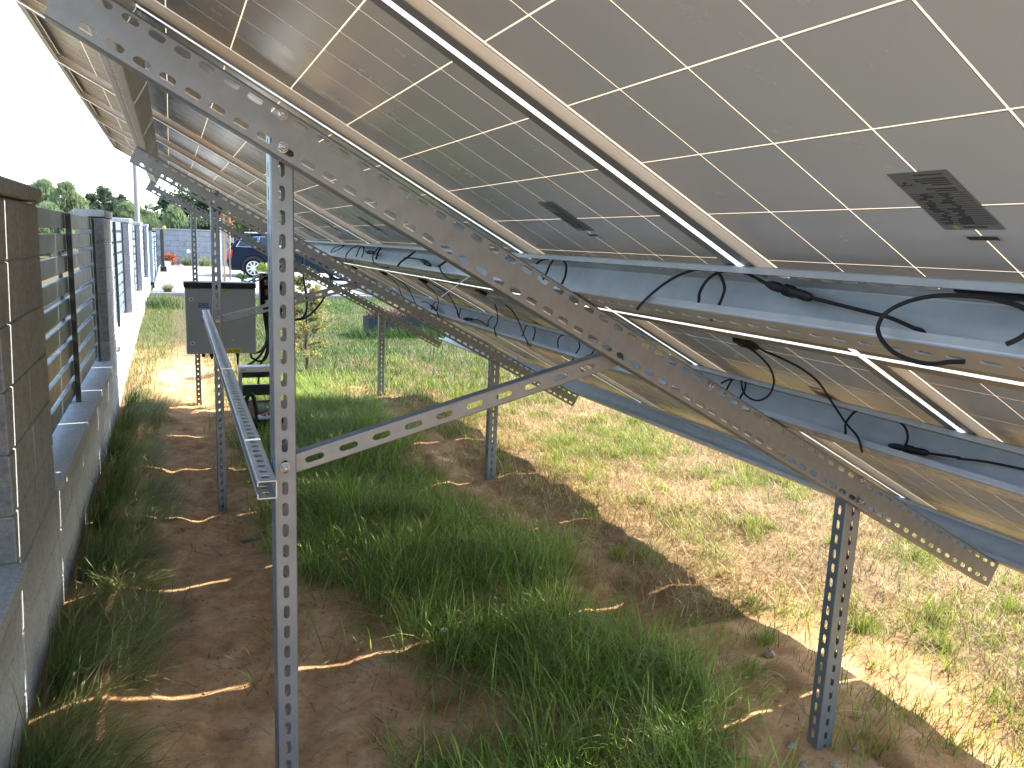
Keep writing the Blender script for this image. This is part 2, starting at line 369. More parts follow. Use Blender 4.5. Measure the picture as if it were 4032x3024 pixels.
def sample(n, x0, x1, y0, y1, dens):
    out = []; k = 0
    while k < n:
        p = np.stack([rng.uniform(x0, x1, n), rng.uniform(y0, y1, n)], 1); p = p[rng.random(n) < dens(p[:, 0], p[:, 1])]
        out.append(p); k += len(p)
        if len(p) < n*.01: break
    return np.concatenate(out)[:n]
def colmix(n, cols, jit=.18):
    c = np.array(cols)[rng.integers(0, len(cols), n)]; t = rng.random((n, 1)); c2 = np.array(cols)[rng.integers(0, len(cols), n)]
    return (c*t+c2*(1-t))*(1+jit*rng.normal(size=(n, 1)).clip(-2, 2))
GREEN = [(.22, .38, .05), (.29, .45, .065), (.15, .27, .04), (.38, .50, .09), (.48, .50, .14)]
STRAW = [(.40, .28, .11), (.50, .38, .17), (.25, .16, .058), (.60, .49, .27), (.43, .24, .085)]
def G(name, label, *a, **k): return tag(link(name, ribbons(name, *a, **k)), label, 'grass', kind='stuff')
def build_grass():
    # lush grass in the shade below the array, in clumps
    nc = 1700; c = sample(nc, .2, 2.4, 1.45, 9, lambda x, y: np.maximum(lushmap(x, y), .05)); nc = len(c); per = (rng.integers(14, 52, nc)*np.clip(.15+1.1*lushmap(c[:, 0], c[:, 1]), .15, 1)).astype(int)+3; rad = rng.uniform(.02, .09, nc)
    ci = np.repeat(np.arange(nc), per); n = len(ci); p = c[ci]+rng.normal(0, 1, (n, 2))*rad[ci][:, None]
    tall = (.5+.9*vnoise(c[:, 0]+2, c[:, 1], .3))[ci]; sweep = rng.uniform(0, 6.28, nc)[ci]; out = np.arctan2(p[:, 1]-c[ci][:, 1], p[:, 0]-c[ci][:, 0])
    az = np.where(rng.random(n) < .45, sweep+rng.normal(0, .7, n), out+rng.normal(0, .6, n)); cc = np.where(rng.random((n, 1)) < .14, colmix(n, [(.38, .30, .14), (.30, .22, .10), (.45, .38, .20)]), colmix(n, GREEN, .25))*rng.uniform(.7, 1.2, nc)[ci][:, None]
    G('shade_grass', 'long green grass growing in the shade below the solar array', p, rng.uniform(.08, .29, n)*tall, rng.uniform(.0024, .0054, n), az, rng.uniform(.15, 1.15, n), cc, MT['grass'], droop=rng.uniform(.12, .65, n), seg=4)
    n = 6000; p = sample(n, .3, 2.6, 1.5, 8.5, lambda x, y: .25+.6*lushmap(x, y)); n = len(p)
    G('shade_straw', 'dry straw blades scattered between the shaded grass', p, rng.uniform(.03, .14, n), rng.uniform(.0018, .0035, n), rng.uniform(0, 6.28, n), rng.uniform(.7, 1.5, n), colmix(n, [(.26, .19, .10), (.36, .28, .16), (.20, .16, .08)]), MT['straw'], droop=.2, seg=2)
    # trampled grass along the wall
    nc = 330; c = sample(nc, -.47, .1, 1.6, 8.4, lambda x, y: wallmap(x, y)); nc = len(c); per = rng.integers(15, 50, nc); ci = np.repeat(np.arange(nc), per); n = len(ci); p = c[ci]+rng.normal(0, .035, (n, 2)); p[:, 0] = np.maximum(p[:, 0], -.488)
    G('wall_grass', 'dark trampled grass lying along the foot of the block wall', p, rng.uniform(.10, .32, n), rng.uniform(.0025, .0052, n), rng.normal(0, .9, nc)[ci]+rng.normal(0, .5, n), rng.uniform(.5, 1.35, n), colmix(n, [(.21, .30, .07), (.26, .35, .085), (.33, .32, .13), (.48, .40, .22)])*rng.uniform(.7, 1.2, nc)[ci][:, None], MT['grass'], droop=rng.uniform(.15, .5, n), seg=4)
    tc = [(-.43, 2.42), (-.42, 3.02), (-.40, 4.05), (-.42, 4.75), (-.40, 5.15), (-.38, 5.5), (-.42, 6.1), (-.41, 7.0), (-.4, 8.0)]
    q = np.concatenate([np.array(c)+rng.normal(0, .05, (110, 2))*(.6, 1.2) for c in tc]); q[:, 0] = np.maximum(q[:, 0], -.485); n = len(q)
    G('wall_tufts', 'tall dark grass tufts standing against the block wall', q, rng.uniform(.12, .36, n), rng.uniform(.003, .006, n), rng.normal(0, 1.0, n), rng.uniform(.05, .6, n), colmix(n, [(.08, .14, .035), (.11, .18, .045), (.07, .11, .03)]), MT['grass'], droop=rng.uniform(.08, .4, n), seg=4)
    # sunny dry meadow on the low side of the array
    dd = lambda x, y: np.clip((x-1.9-.5*(vnoise(x, y, .5)-.5))/.4, 0, 1)*(.35+.75*vnoise(x+7, y, .22))*np.clip(1.25-.085*y, .3, 1)*np.where(y < 2.7, np.clip((x-2.35-.5*vnoise(x+3, y, .4))/.5, .05, 1), 1)
    n = 85000; p = sample(n, 1.7, 6.4, 1.2, 10.5, dd); n = len(p); tone = (.62+.75*vnoise(p[:, 0], p[:, 1]+31, .33))[:, None]
    G('dry_meadow_straw', 'short dead straw covering the sunlit ground beside the array', p, rng.uniform(.04, .13, n), rng.uniform(.0025, .0055, n), rng.uniform(0, 6.28, n), rng.uniform(.35, 1.5, n), colmix(n, STRAW, .3)*tone, MT['straw'], droop=.25, seg=2)
    tuft = sample(1500, 2.1, 6.4, 1.3, 10.5, lambda x, y: .1+.9*np.clip((vnoise(x, y, .7)-.3)*2, 0, 1)*np.clip((x-2.2)/.6, .15, 1)); nt_ = len(tuft); per = rng.integers(18, 80, nt_); rad = rng.uniform(.025, .085, nt_); ci = np.repeat(np.arange(nt_), per); n = len(ci)
    q = tuft[ci]+rng.normal(0, 1, (n, 2))*rad[ci][:, None]
    G('meadow_tufts', 'yellow green grass tufts dotted over the sunlit dry ground', q, rng.uniform(.04, .13, n)*rng.uniform(.6, 1.3, nt_)[ci], rng.uniform(.0025, .005, n), rng.uniform(0, 6.28, n), rng.uniform(.1, 1.0, n), colmix(n, [(.20, .28, .025), (.26, .33, .035), (.15, .22, .02), (.33, .34, .06)])*rng.uniform(.75, 1.2, nt_)[ci][:, None], MT['grass'], droop=rng.uniform(.1, .5, n))
    # lawn behind the array
    dl = lambda x, y: np.clip((y-7.9+.8*vnoise(x, y, .9))/1.6, 0, 1)*np.clip((x-.75)/.35, 0, 1)*(.45+.6*vnoise(x, y+11, .6))
    n = 70000; p = sample(n, .6, 7, 7.2, 19.6, dl); n = len(p)
    G('lawn', 'green lawn behind the array up to the concrete kerb', p, rng.uniform(.05, .13, n)*(.8+.25*(p[:, 1] < 11)), rng.uniform(.005, .011, n), rng.uniform(0, 6.28, n), rng.uniform(.2, 1.1, n), colmix(n, [(.05, .125, .016), (.07, .16, .022), (.04, .10, .013), (.10, .165, .03)]), MT['grass'], droop=.3, seg=2)
    dp = lambda x, y: np.clip((y-7.8)/.6, 0, 1)*np.clip(((np.abs(x-.12)-.22)/.2+np.clip((y-9.6)/1.5, 0, 1)), .04, 1)*(.45+.7*vnoise(x, y, .4))
    n = 16000; p = sample(n, -.49, 1.1, 7.7, 19.5, dp); n = len(p)
    G('path_grass', 'sunlit yellow green grass along the trodden path by the white wall', p, rng.uniform(.05, .17, n), rng.uniform(.004, .008, n), rng.uniform(0, 6.28, n), rng.uniform(.2, 1.2, n), colmix(n, [(.11, .17, .035), (.145, .20, .045), (.19, .20, .07), (.075, .13, .027)]), MT['grass'], droop=.35, seg=2)
    n = 1500; p = sample(n, -.15, 2.2, 1.5, 6.5, lambda x, y: .15+.85*(vnoise(x+21, y, .3) > .55)); n = len(p); r = rng.uniform(.0025, .009, n); z = gz(p[:, 0], p[:, 1])
    oc = np.array([(1, 0, 0), (-1, 0, 0), (0, 1, 0), (0, -1, 0), (0, 0, 1), (0, 0, -1)], float); V = (oc[None]*rng.uniform(.6, 1.25, (n, 6, 1))*r[:, None, None]*np.array((1, 1, .7))+np.stack([p[:, 0], p[:, 1], z+r*.25], 1)[:, None]).reshape(-1, 3)
    t = np.array([(0, 2, 4), (2, 1, 4), (1, 3, 4), (3, 0, 4), (2, 0, 5), (1, 2, 5), (3, 1, 5), (0, 3, 5)]); tri = (t[None]+(np.arange(n)*6)[:, None, None]).reshape(-1, 3)
    tag(link('soil_crumbs', fastmesh('soil_crumbs', V, np.zeros((0, 4), int), tri, np.full((n*6, 3), .3), MT['crumb'])), 'crumbs and small clods of sandy soil on the shaded ground', 'soil', kind='stuff')
    # loose bits on the sand
    n = 4200; p = sample(n, -.1, 1.3, 1.5, 8.5, lambda x, y: .3+.6*vnoise(x, y, .3)); n = len(p)
    G('sand_litter', 'broken straw and twigs lying on the bare sand', p, rng.uniform(.02, .13, n), rng.uniform(.002, .0042, n), rng.uniform(0, 6.28, n), rng.uniform(1.1, 1.6, n), colmix(n, [(.10, .065, .035), (.30, .22, .12), (.05, .035, .02), (.45, .36, .22)]), MT['straw'], droop=.05, seg=2)
build_grass()
# ---------------------------------------------------------------- block fence on the high side of the array
CH = .205; JT = .006                       # course height and joint
COURSES = [(-.25, .137)]+[(.137+CH*k, .137+CH*(k+1)) for k in range(8)]      # up to 1.777
def block_mesh(lx, ly, lz, key, cache={}):
    k = (round(lx, 3), round(ly, 3), round(lz, 3), key)
    if k not in cache:
        mb = MB(); mb.bbox(-lx/2, lx/2, -ly/2, ly/2, 0, lz, .004)
        for i, f in enumerate(mb.f):        # split face towards the camera side
            ys = [mb.v[q][1] for q in f]
            if max(ys) < -ly/2+.001: mb.m[i] = 1
        cache[k] = mb.mesh('block', [MT['block'], MT['block_rough']])
    return cache[k]
def lay(parent, y0, y1, courses, nb, x0=-.70, x1=-.50):
    w = (y1-y0)/nb
    for ci, (z0, z1) in enumerate(courses):
        sh = 0
        for k in range(nb):
            a, c = y0+k*w+JT/2, y0+(k+1)*w-JT/2
            me = block_mesh(x1-x0, c-a, z1-z0-JT, 'b')
            o = link('block', me, parent); o.location = ((x0+x1)/2+random.uniform(-.0015, .0015), (a+c)/2, z0)
def pillar(y0, y1, label):
    p = empty('stone_pillar', None, label, 'pillar', 'block pillars of the fence')
    lay(p, y0, y1, COURSES, 2)
    core = MB(); core.box(-.692, -.508, y0+.008, y1-.008, -.25, 1.776); core.build('core', MT['midgrey'], p)
    for k in range(2):
        w = (y1-y0+.03)/2; mb = MB(); a = y0-.015+k*w
        mb.bbox(-.715, -.485, a+.002, a+w-.002, 1.784, 1.842, .006); mb.build('cap', MT['cap'], p)
    return p
PL = [(-1.53, -.63), (2.85, 3.79), (7.31, 8.20), (11.62, 12.45), (15.9, 16.75), (20.6, 21.5)]
PN = ['weathered block pillar behind the photographer at the start of the fence', 'dark weathered block pillar nearest the camera with a sunlit slit on it', 'block pillar where the sun first reaches the fence, second along the row',
      'sunlit grey block pillar, third along the fence', 'sunlit grey block pillar, fourth along the fence', 'last block pillar of the fence before the sliding gate']
for (a, b), l in list(zip(PL, PN)): pillar(a, b, l)
SECT = ['nearest', 'second', 'third', 'fourth', 'fifth']
for i in range(5):
    y0, y1 = PL[i][1], PL[i+1][0]
    w = empty('base_wall', None, {0: 'low block wall with concrete sill in front of the nearest pillar', 1: 'shaded low block wall with concrete sill below the first slatted panel', 2: 'sunlit white block wall with sill below the second slatted panel',
        3: 'sunlit low block wall below the third slatted panel', 4: 'far low block wall with sill next to the sliding gate'}[i], 'wall', 'low walls below the fence panels')
    nb = max(2, round((y1-y0)/.47))
    lay(w, y0+.001, y1-.001, [(-.25, .137), (.137, .342), (.342, .540)], nb)
    core = MB(); core.box(-.692, -.508, y0+.008, y1-.008, -.25, .538); core.build('core', MT['midgrey'], w)
    ns = max(1, round((y1-y0)/1.0)); ws = (y1-y0)/ns
    for k in range(ns):
        mb = MB(); mb.bbox(-.73, -.47, y0+k*ws+.002, y0+(k+1)*ws-.002, .541, .592, .005); mb.build('sill_slab', MT['sill'], w)
    p = empty('fence_panel', None, {0: 'anthracite slatted fence panel beside the camera before the nearest pillar', 1: 'dark anthracite slatted fence panel in the shade beside the nearest pillar', 2: 'sunlit blue grey slatted fence panel, second along the row', 3: 'sunlit slatted fence panel, third along the row', 4: 'narrow looking slatted fence panel before the gate'}[i], 'fence panel', 'slatted panels between the pillars')
    mb = MB(); mb.box(-.014, .014, -(y1-y0)/2+.05, (y1-y0)/2-.05, 0, .1)
    sm = MB(); sm.bbox(-.012, .012, -(y1-y0)/2+.05, (y1-y0)/2-.05, 0, .1, .003)
    sme = sm.mesh('slat', MT['fence'])
    for k in range(9):
        o = link('slat', sme, p); o.location = (-.605+random.uniform(-.001, .001), (y0+y1)/2, .652+.1312*k-.02)
    for yy in ((y0+y1)/2, y0+.03, y1-.03):
        mb = MB(); mb.bbox(-.588, -.558 if yy == (y0+y1)/2 else -.57, yy-.018, yy+.018, .593, 1.775, .003); mb.build('post', MT['fence_dark'], p)
    mb = MB(); mb.bbox(-.64, -.622, (y0+y1)/2-.03, (y0+y1)/2+.03, .593, 1.77, .003); mb.build('post', MT['fence_dark'], p)
# ---------------------------------------------------------------- slotted steel profiles
def channel(L, path, t, r, slots, x0=0.0):
    """C profile along +x. path: outer corners (y,z). slots: {flat: [(offset from flat start, pitch, len, width, phase)]}"""
    mb = MB(); P = [np.array(p, float) for p in path]; n = len(P)
    dirs = [(P[i+1]-P[i])/np.linalg.norm(P[i+1]-P[i]) for i in range(n-1)]; lens = [np.linalg.norm(P[i+1]-P[i]) for i in range(n-1)]
    tot = sum((P[i][0]-P[(i+1) % n][0])*(P[i][1]+P[(i+1) % n][1]) for i in range(n)); sg = 1 if tot > 0 else -1
    inn = [np.array([-d[1], d[0]])*(-sg) for d in dirs]      # towards the inside of the C
    cen = sum(P)/n
    for i in range(n-1):
        if np.dot(cen-(P[i]+P[i+1])/2, inn[i]) < 0 and lens[i] > .03: inn[i] = -inn[i]
    # make the short lips consistent with their neighbour's winding
    w = lambda d, q: d[0]*q[1]-d[1]*q[0]
    ref = max(range(n-1), key=lambda i: lens[i]); s0 = np.sign(w(dirs[ref], inn[ref])); inn = [np.array([-d[1], d[0]])*s0 for d in dirs]
    X1 = x0+L
    def q3(p, x): return (x, p[0], p[1])
    for i in range(n-1):
        a = P[i]+dirs[i]*(r if i > 0 else 0); b = P[i+1]-dirs[i]*(r if i < n-2 else 0); wd = np.linalg.norm(b-a); d = dirs[i]; nn = inn[i]*t
        def pt(x, o, inner): return q3(a+d*o+(nn if inner else 0), x)
        rows = slots.get(i, [])
        if not rows:
            for inner in (0, 1): mb.quad([pt(x0, 0, inner), pt(X1, 0, inner), pt(X1, wd, inner), pt(x0, wd, inner)])
        else:
            off = [q[0]-(r if i > 0 else 0) for q in rows]; bd = [0]+[(off[k]+off[k+1])/2 for k in range(len(off)-1)]+[wd]
            for k, (o_, pitch, sl, sw, ph) in enumerate(rows):
                o0 = off[k]; b0, b1 = bd[k], bd[k+1]
                j0 = math.ceil((x0+pitch/2-ph)/pitch-1e-6); j1 = math.floor((X1-pitch/2-ph)/pitch+1e-6)
                xa, xb = ph+j0*pitch-pitch/2, ph+j1*pitch+pitch/2
                for inner in (0, 1):
                    for (u0, u1) in ((x0, xa), (xb, X1)):
                        if u1-u0 > 1e-5: mb.quad([pt(u0, b0, inner), pt(u1, b0, inner), pt(u1, b1, inner), pt(u0, b1, inner)])
                h = (sl-sw)/2; rr = sw/2
                ang = [-90, -45, 0, 45, 90]
                for j in range(j0, j1+1):
                    cx = ph+j*pitch; hole = []; outer = []
                    for g in ang:
                        hole.append((cx+h+rr*math.cos(math.radians(g)), o0+rr*math.sin(math.radians(g))))
                    outer += [(cx+h, b0), (cx+pitch/2, b0), (cx+pitch/2, o0), (cx+pitch/2, b1), (cx+h, b1)]
                    for g in ang:
                        hole.append((cx-h-rr*math.cos(math.radians(g)), o0-rr*math.sin(math.radians(g))))
                    outer += [(cx-h, b1), (cx-pitch/2, b1), (cx-pitch/2, o0), (cx-pitch/2, b0), (cx-h, b0)]
                    base = len(mb.v)
                    for inner in (0, 1):
                        mb.v += [pt(*p_, inner) for p_ in hole]+[pt(*p_, inner) for p_ in outer]
                    for e in range(10):
                        e2 = (e+1) % 10
                        mb.f.append((base+e, base+e2, base+10+e2, base+10+e)); mb.f.append((base+20+e2, base+20+e, base+30+e, base+30+e2))
                        mb.f.append((base+e2, base+e, base+20+e, base+20+e2)); mb.m += [0, 0, 0]
        for xx in (x0, X1): mb.quad([pt(xx, 0, 0), pt(xx, wd, 0), pt(xx, wd, 1), pt(xx, 0, 1)])
        if i == 0: mb.quad([pt(x0, 0, 0), pt(X1, 0, 0), pt(X1, 0, 1), pt(x0, 0, 1)])
        if i == n-2: mb.quad([pt(x0, wd, 0), pt(X1, wd, 0), pt(X1, wd, 1), pt(x0, wd, 1)])
        if i < n-2:                        # bend to the next flat
            a2 = P[i+1]+dirs[i+1]*r; c = b+inn[i]*r; prev = None; v0 = b-c; v1 = a2-c
            for k in range(5):
                tt = k/4*math.pi/2; o_ = v0*math.cos(tt)+v1*math.sin(tt); po = c+o_; pi_ = c+o_*(1-t/r)
                if prev is not None:
                    mb.quad([q3(prev[0], x0), q3(prev[0], X1), q3(po, X1), q3(po, x0)]); mb.quad([q3(prev[1], x0), q3(prev[1], X1), q3(pi_, X1), q3(pi_, x0)])
                    for xx in (x0, X1): mb.quad([q3(prev[0], xx), q3(po, xx), q3(pi_, xx), q3(prev[1], xx)])
                prev = (po, pi_)
    return mb
PITCH_S = .0505; SLOT = (.033, .0138)
def fr(xa, ya, za, o):      # matrix from axis vectors and origin
    return Matrix(((xa[0], ya[0], za[0], o[0]), (xa[1], ya[1], za[1], o[1]), (xa[2], ya[2], za[2], o[2]), (0, 0, 0, 1)))
# bolt: washer, hex nut and thread end, axis +z
def bolt_mesh():
    mb = MB(); mb.lathe((0, 0, 0), [(0, .0025), (.0115, .0025), (.0115, 0), (0, 0)], 16)
    hexa = [(.0095*math.cos(k*math.pi/3), .0095*math.sin(k*math.pi/3)) for k in range(6)]
    b = len(mb.v); mb.v += [(x, y, .0025) for x, y in hexa]+[(x, y, .0095) for x, y in hexa]+[(x*.8, y*.8, .0105) for x, y in hexa]
    for k in range(6):
        j = (k+1) % 6; mb.f += [(b+k, b+j, b+6+j, b+6+k), (b+6+k, b+6+j, b+12+j, b+12+k)]; mb.m += [0, 0]
    mb.f.append(tuple(b+12+k for k in range(6))); mb.m.append(0)
    mb.lathe((0, 0, 0), [(.005, .0105), (.005, .017), (.0035, .018), (0, .018)], 10)
    return mb.mesh('bolt', MT['bolt'])
BOLT = bolt_mesh()
def bolts(parent, pts, d=(0, -1, 0)):
    z = Vector(d); x = Vector((1, 0, 0)) if abs(z.x) < .9 else Vector((0, 1, 0)); y = z.cross(x).normalized(); x = y.cross(z)
    for p in pts:
        o = link('bolt', BOLT, parent); a = random.uniform(0, 1); 
        M = fr(x, y, z, p) @ Matrix.Rotation(a, 4, 'Z'); o.matrix_local = M
# rafter: web faces the camera, flanges run back
RS0, RS1 = -1.615, 1.672
_pr = [(.046, .047), (0, .047), (0, -.047), (.046, -.047)]
_rm = channel(RS1-RS0, _pr, .0025, .005, {1: [(.047-.031, PITCH_S, *SLOT, -1.291), (.047+.028, PITCH_S, *SLOT, -1.292)]}, RS0)
RAFT = _rm.mesh('rafter', MT['galv'])
_rp = [(.05, .012), (.05, 0), (0, 0), (0, .07), (.05, .07), (.05, .058)]
PP = .0511
REAR = channel(2.255, _rp, .0025, .004, {1: [(.026, PP, *SLOT, 0)], 2: [(.035, PP, *SLOT, 0)], 3: [(.024, PP, *SLOT, 0)]}, -.110).mesh('rear_post', MT['galv_dull'])
_fp = [(.012, .05), (0, .05), (0, 0), (.07, 0), (.07, .05), (.058, .05)]
FRONT = channel(1.255, _fp, .0025, .004, {1: [(.025, PP, *SLOT, 0)], 2: [(.035, PP, *SLOT, 0)], 3: [(.025, PP, *SLOT, 0)]}, -.085).mesh('front_post', MT['galv_dull'])
_bp = [(.03, .0235), (0, .0235), (0, -.0235), (.03, -.0235)]
FN = ['nearest galvanised support frame with two slotted posts, sloping rafter and brace', 'middle galvanised support frame of slotted posts and rafter', 'farthest galvanised support frame carrying the grey control cabinet']
for fi, (dy, rx, fx) in enumerate(((0, 0, 0), (3.245, .022, .05), (6.45, -.015, .035))):
    fo = empty('support_frame', (.225, 1.77+dy, 0), FN[fi], 'support frame', 'steel frames under the solar array'); T = Matrix.Translation((-.225, -1.77-dy, 0))
    ra = link('rafter', RAFT, fo); ra.matrix_local = T @ fr((CT, 0, -ST), (0, 1, 0), (ST, 0, CT), SP(0, 1.73+dy, -.155))
    rp = link('rear_post', REAR, fo); rp.matrix_local = T @ fr((0, 0, -1), (1, 0, 0), (0, 1, 0), (.2+rx, 1.778+dy, 1.829))
    fp = link('front_post', FRONT, fo); fp.matrix_local = T @ fr((0, 0, -1), (1, 0, 0), (0, 1, 0), (2.001+fx, 1.778+dy, .869-.5*fx))
    if fi < 2: b0, b1 = Vector((.235, 1.16)), Vector((1.125, 1.402))
    else: b0, b1 = Vector((.235, .94)), Vector((1.17, 1.47))
    d = (b1-b0).normalized(); L = (b1-b0).length
    bm = channel(L, _bp, .0025, .004, {1: [(.0235, .083, .046, .015, .062)]}).build('brace', MT['galv'], fo)
    bm.matrix_local = T @ fr((d.x, 0, d.y), (0, 1, 0), (-d.y, 0, d.x), (b0.x, 1.80+dy, b0.y))
    bolts(fo, [T @ Vector(p) for p in [(.221+rx, 1.7295+dy, 1.934), (.221+rx, 1.7295+dy, 1.869), (.224+rx, 1.7775+dy, 1.165), (1.996+fx, 1.7295+dy, .998-.5*fx), (2.0+fx, 1.7295+dy, .927-.5*fx), SP(.12, 1.7295+dy, -.124)]])
# purlins: C profiles open towards the high side
_pp = [(0, -.018), (0, -.0015), (.07, -.0015), (.07, -.105), (0, -.105), (0, -.088)]
PUR = channel(8.21, _pp, .0025, .005, {1: [(.034, .05, .030, .012, .01)], 3: [(.038, .05, .030, .012, .02)]}, 0).mesh('purlin', MT['galv_new'])
for s, l in ((-1.628, 'highest purlin, slotted steel channel along the top of the upper modules'), (-.385, 'steel purlin with black cable loops below the upper module row'), (.39, 'steel purlin carrying cables at the top of the lower module row'), (1.655, 'lowest steel purlin along the bottom edge of the array')):
    o = link('purlin', PUR); tag(o, l, 'purlin', 'purlins under the modules')
    o.matrix_world = fr((0, 1, 0), (CT, 0, -ST), (ST, 0, CT), SP(s, .085, 0))
# horizontal mounting rail along the rear posts
_mr = [(.010, .031), (0, .031), (0, .041), (.041, .041), (.041, 0), (0, 0), (0, .010), (.010, .010)]
_mr = [(0, .029), (0, .041), (.041, .041), (.041, 0), (0, 0), (0, .012)]
a = Vector((.1555, 1.70, 1.118)); b = Vector((.160, 5.03, 1.192)); d = (b-a).normalized(); y = Vector((1, 0, 0)); y = (y-d*y.dot(d)).normalized(); z = y.cross(d)*-1
rail = channel((b-a).length, _mr, .002, .003, {1: [(.0205, .042, .025, .019, .03)], 3: [(.0205, .042, .025, .019, .03)]}).build('mounting_rail', MT['galv_rail'])
rail.matrix_world = fr(d, y, d.cross(y) if d.cross(y).z > 0 else -d.cross(y), a); tag(rail, 'slotted strut rail running level along the rear posts to the cabinet', 'rail')
# ---------------------------------------------------------------- solar modules
PY = 1.012; GY = 1.188; ML, MWd = 2.0, .992
def frame_mesh():
    mb = MB(); L, Wd, t, h = ML/2, MWd/2, .0018, .036
    def wall(*a, out):
        k = len(mb.m); mb.box(*a, 1); mb.m[k+out] = 0
    for sx in (-1, 1):                      # short ends
        x = sorted((sx*L, sx*(L-t))); wall(x[0], x[1], -Wd, Wd, 0, h, out=5 if sx > 0 else 4)
        x = sorted((sx*(L-t-.0001), sx*(L-.028))); mb.box(x[0], x[1], -Wd+.0018, Wd-.0018, 0, .0018, 2)
        x = sorted((sx*(L-t-.0001), sx*(L-.010))); mb.box(x[0], x[1], -Wd+.0018, Wd-.0018, h-.0016, h-.0002, 1)
    for sy in (-1, 1):                      # long sides
        y = sorted((sy*Wd, sy*(Wd-t))); wall(-L+t+.0001, L-t-.0001, y[0], y[1], 0, h, out=3 if sy > 0 else 2)
        y = sorted((sy*(Wd-t-.0001), sy*(Wd-.030))); mb.box(-L+.0281, L-.0281, y[0], y[1], 0, .0018, 2)
        y = sorted((sy*(Wd-t-.0001), sy*(Wd-.010))); mb.box(-L+.0101, L-.0101, y[0], y[1], h-.0016, h-.0002, 1)
    return mb.mesh('frame', [MT['alu'], MT['alu_matte'], MT['alu_flange_shade']])
FRAME = frame_mesh()
mb = MB(); mb.quad([(-ML/2+.004, -MWd/2+.004, .0302), (ML/2-.004, -MWd/2+.004, .0302), (ML/2-.004, MWd/2-.004, .0302), (-ML/2+.004, MWd/2-.004, .0302)]); BACK = mb.mesh('backsheet', MT['backsheet'])
CX, CY, CG = .165, .1597, .0037
mb = MB(); mb.box(-CX/2+CG/2, CX/2-CG/2, -CY/2+CG/2, CY/2-CG/2, .0296, .0335)
mb.m = [0, 1, 1, 1, 1, 1]; CELL = mb.mesh('solar_cell', [MT['cell'], MT['cell_top']])
def label_print():
    mb = MB(); r = random.Random(3); z = -.0004
    def bar(u0, u1, v0, v1, m=0): mb.box(u0, u1, v0, v1, z, z+.0003, m)
    # u runs along the label (0.132), v across (0.082)
    for u, k in ((.006, .8), (.014, .9), (.0185, .9), (.023, .8), (.0275, .55), (.036, .8), (.0405, .62)):
        v0 = .006; bar(u, u+.0018, .010, .010+.06*k*.8)
    for i in range(16): u = .046+i*.0048; bar(u, u+.0005, .003, .079)
    for i in range(15):
        u = .0478+i*.0048; a = .024+r.random()*.008; bar(u, u+.0018, a, a+.006+r.random()*.014); a = .05+r.random()*.012; bar(u, u+.0018, a, a+.004+r.random()*.012)
    bar(.124, .1265, .020, .052); mb.lathe((.1252, .062, z), [(0, .0002), (.0045, .0002)], 14, 1)
    # CE mark
    for cu, cv, e in ((.021, .066, 0), (.021, .0765, 1)):
        pts = [(cu+.0058*math.sin(w), cv+.0058*math.cos(w)*(1 if True else 1)) for w in np.linspace(math.radians(20-90+90), math.radians(160), 9)]
        for (p, q) in zip(pts[:-1], pts[1:]):
            dx, dy = q[0]-p[0], q[1]-p[1]; l = math.hypot(dx, dy); nx, ny = -dy/l*.0008, dx/l*.0008
            mb.quad([(p[0]+nx, p[1]+ny, z), (p[0]-nx, p[1]-ny, z), (q[0]-nx, q[1]-ny, z), (q[0]+nx, q[1]+ny, z)])
        if e == 0: bar(cu-.0008, cu+.0008, cv+.001, cv+.0055)
    for q in range(len(mb.v)): x, y, zz = mb.v[q]; mb.v[q] = (x-.066, y-.041, zz)
    return mb.mesh('label_print', [MT['print'], MT['label_yellow']])
LPRINT = label_print()
mb = MB(); mb.box(-.066, .066, -.041, .041, 0, .0003); LABEL = mb.mesh('rating_label', MT['label'])
mb = MB(); mb.box(-.0065, .0065, -.024, .024, 0, .0003); mb.box(-.004, .0045, -.021, .021, -.0004, -.0001, 1); BARC = mb.mesh('barcode_label', [MT['label_white'], MT['print']])
mb = MB(); mb.bbox(-.022, .022, -.036, .036, 0, .014, .004); mb.bbox(.0221, .032, -.028, -.016, .003, .012, .003); mb.bbox(.0221, .032, .016, .028, .003, .012, .003); JBOX = mb.mesh('junction_box', MT['black_plastic'])
SIDE = {-3: 'behind the camera', -2: 'above the camera', -1: 'at the right edge of the photo', 0: 'just behind the nearest rafter', 1: 'second beyond the nearest rafter', 2: 'third beyond the nearest rafter', 3: 'just behind the middle rafter', 4: 'second beyond the middle rafter', 5: 'last but one before the far end', 6: 'at the far end of the array'}
def module(row, j):
    sgn = -1 if row == 'upper' else 1
    yc = GY+PY*(j+.5); sc = sgn*(ML/2+.008)
    M = MSL(sc, yc, 0)
    if sgn > 0: M = M @ Matrix.Rotation(math.pi, 4, 'Z')
    o = empty('solar_module', M, f'{row} row solar module seen from below, {SIDE[j]}', 'solar panel', 'solar modules of the array')
    link('frame', FRAME, o); link('backsheet', BACK, o)
    for a in range(12):
        for b in range(6):
            c = link('solar_cell', CELL, o); c.location = ((a-5.5)*CX, (b-2.5)*CY, 0)
    # local +x of an upper module points to its lower end, where label and junction box sit
    lx = ML/2+.008-.525
    l = link('rating_label', LABEL, o); l.location = (lx, 0, .0288); p = link('label_print', LPRINT, l)
    q = link('barcode_label', BARC, o); q.location = (ML/2+.008-.438, 0, .0288)
    jb = link('junction_box', JBOX, o); jb.location = (ML/2+.008-.135, 0, .0150)
    if sgn > 0: pass
for j in range(-1, 7):
    module('upper', j); module('lower', j)
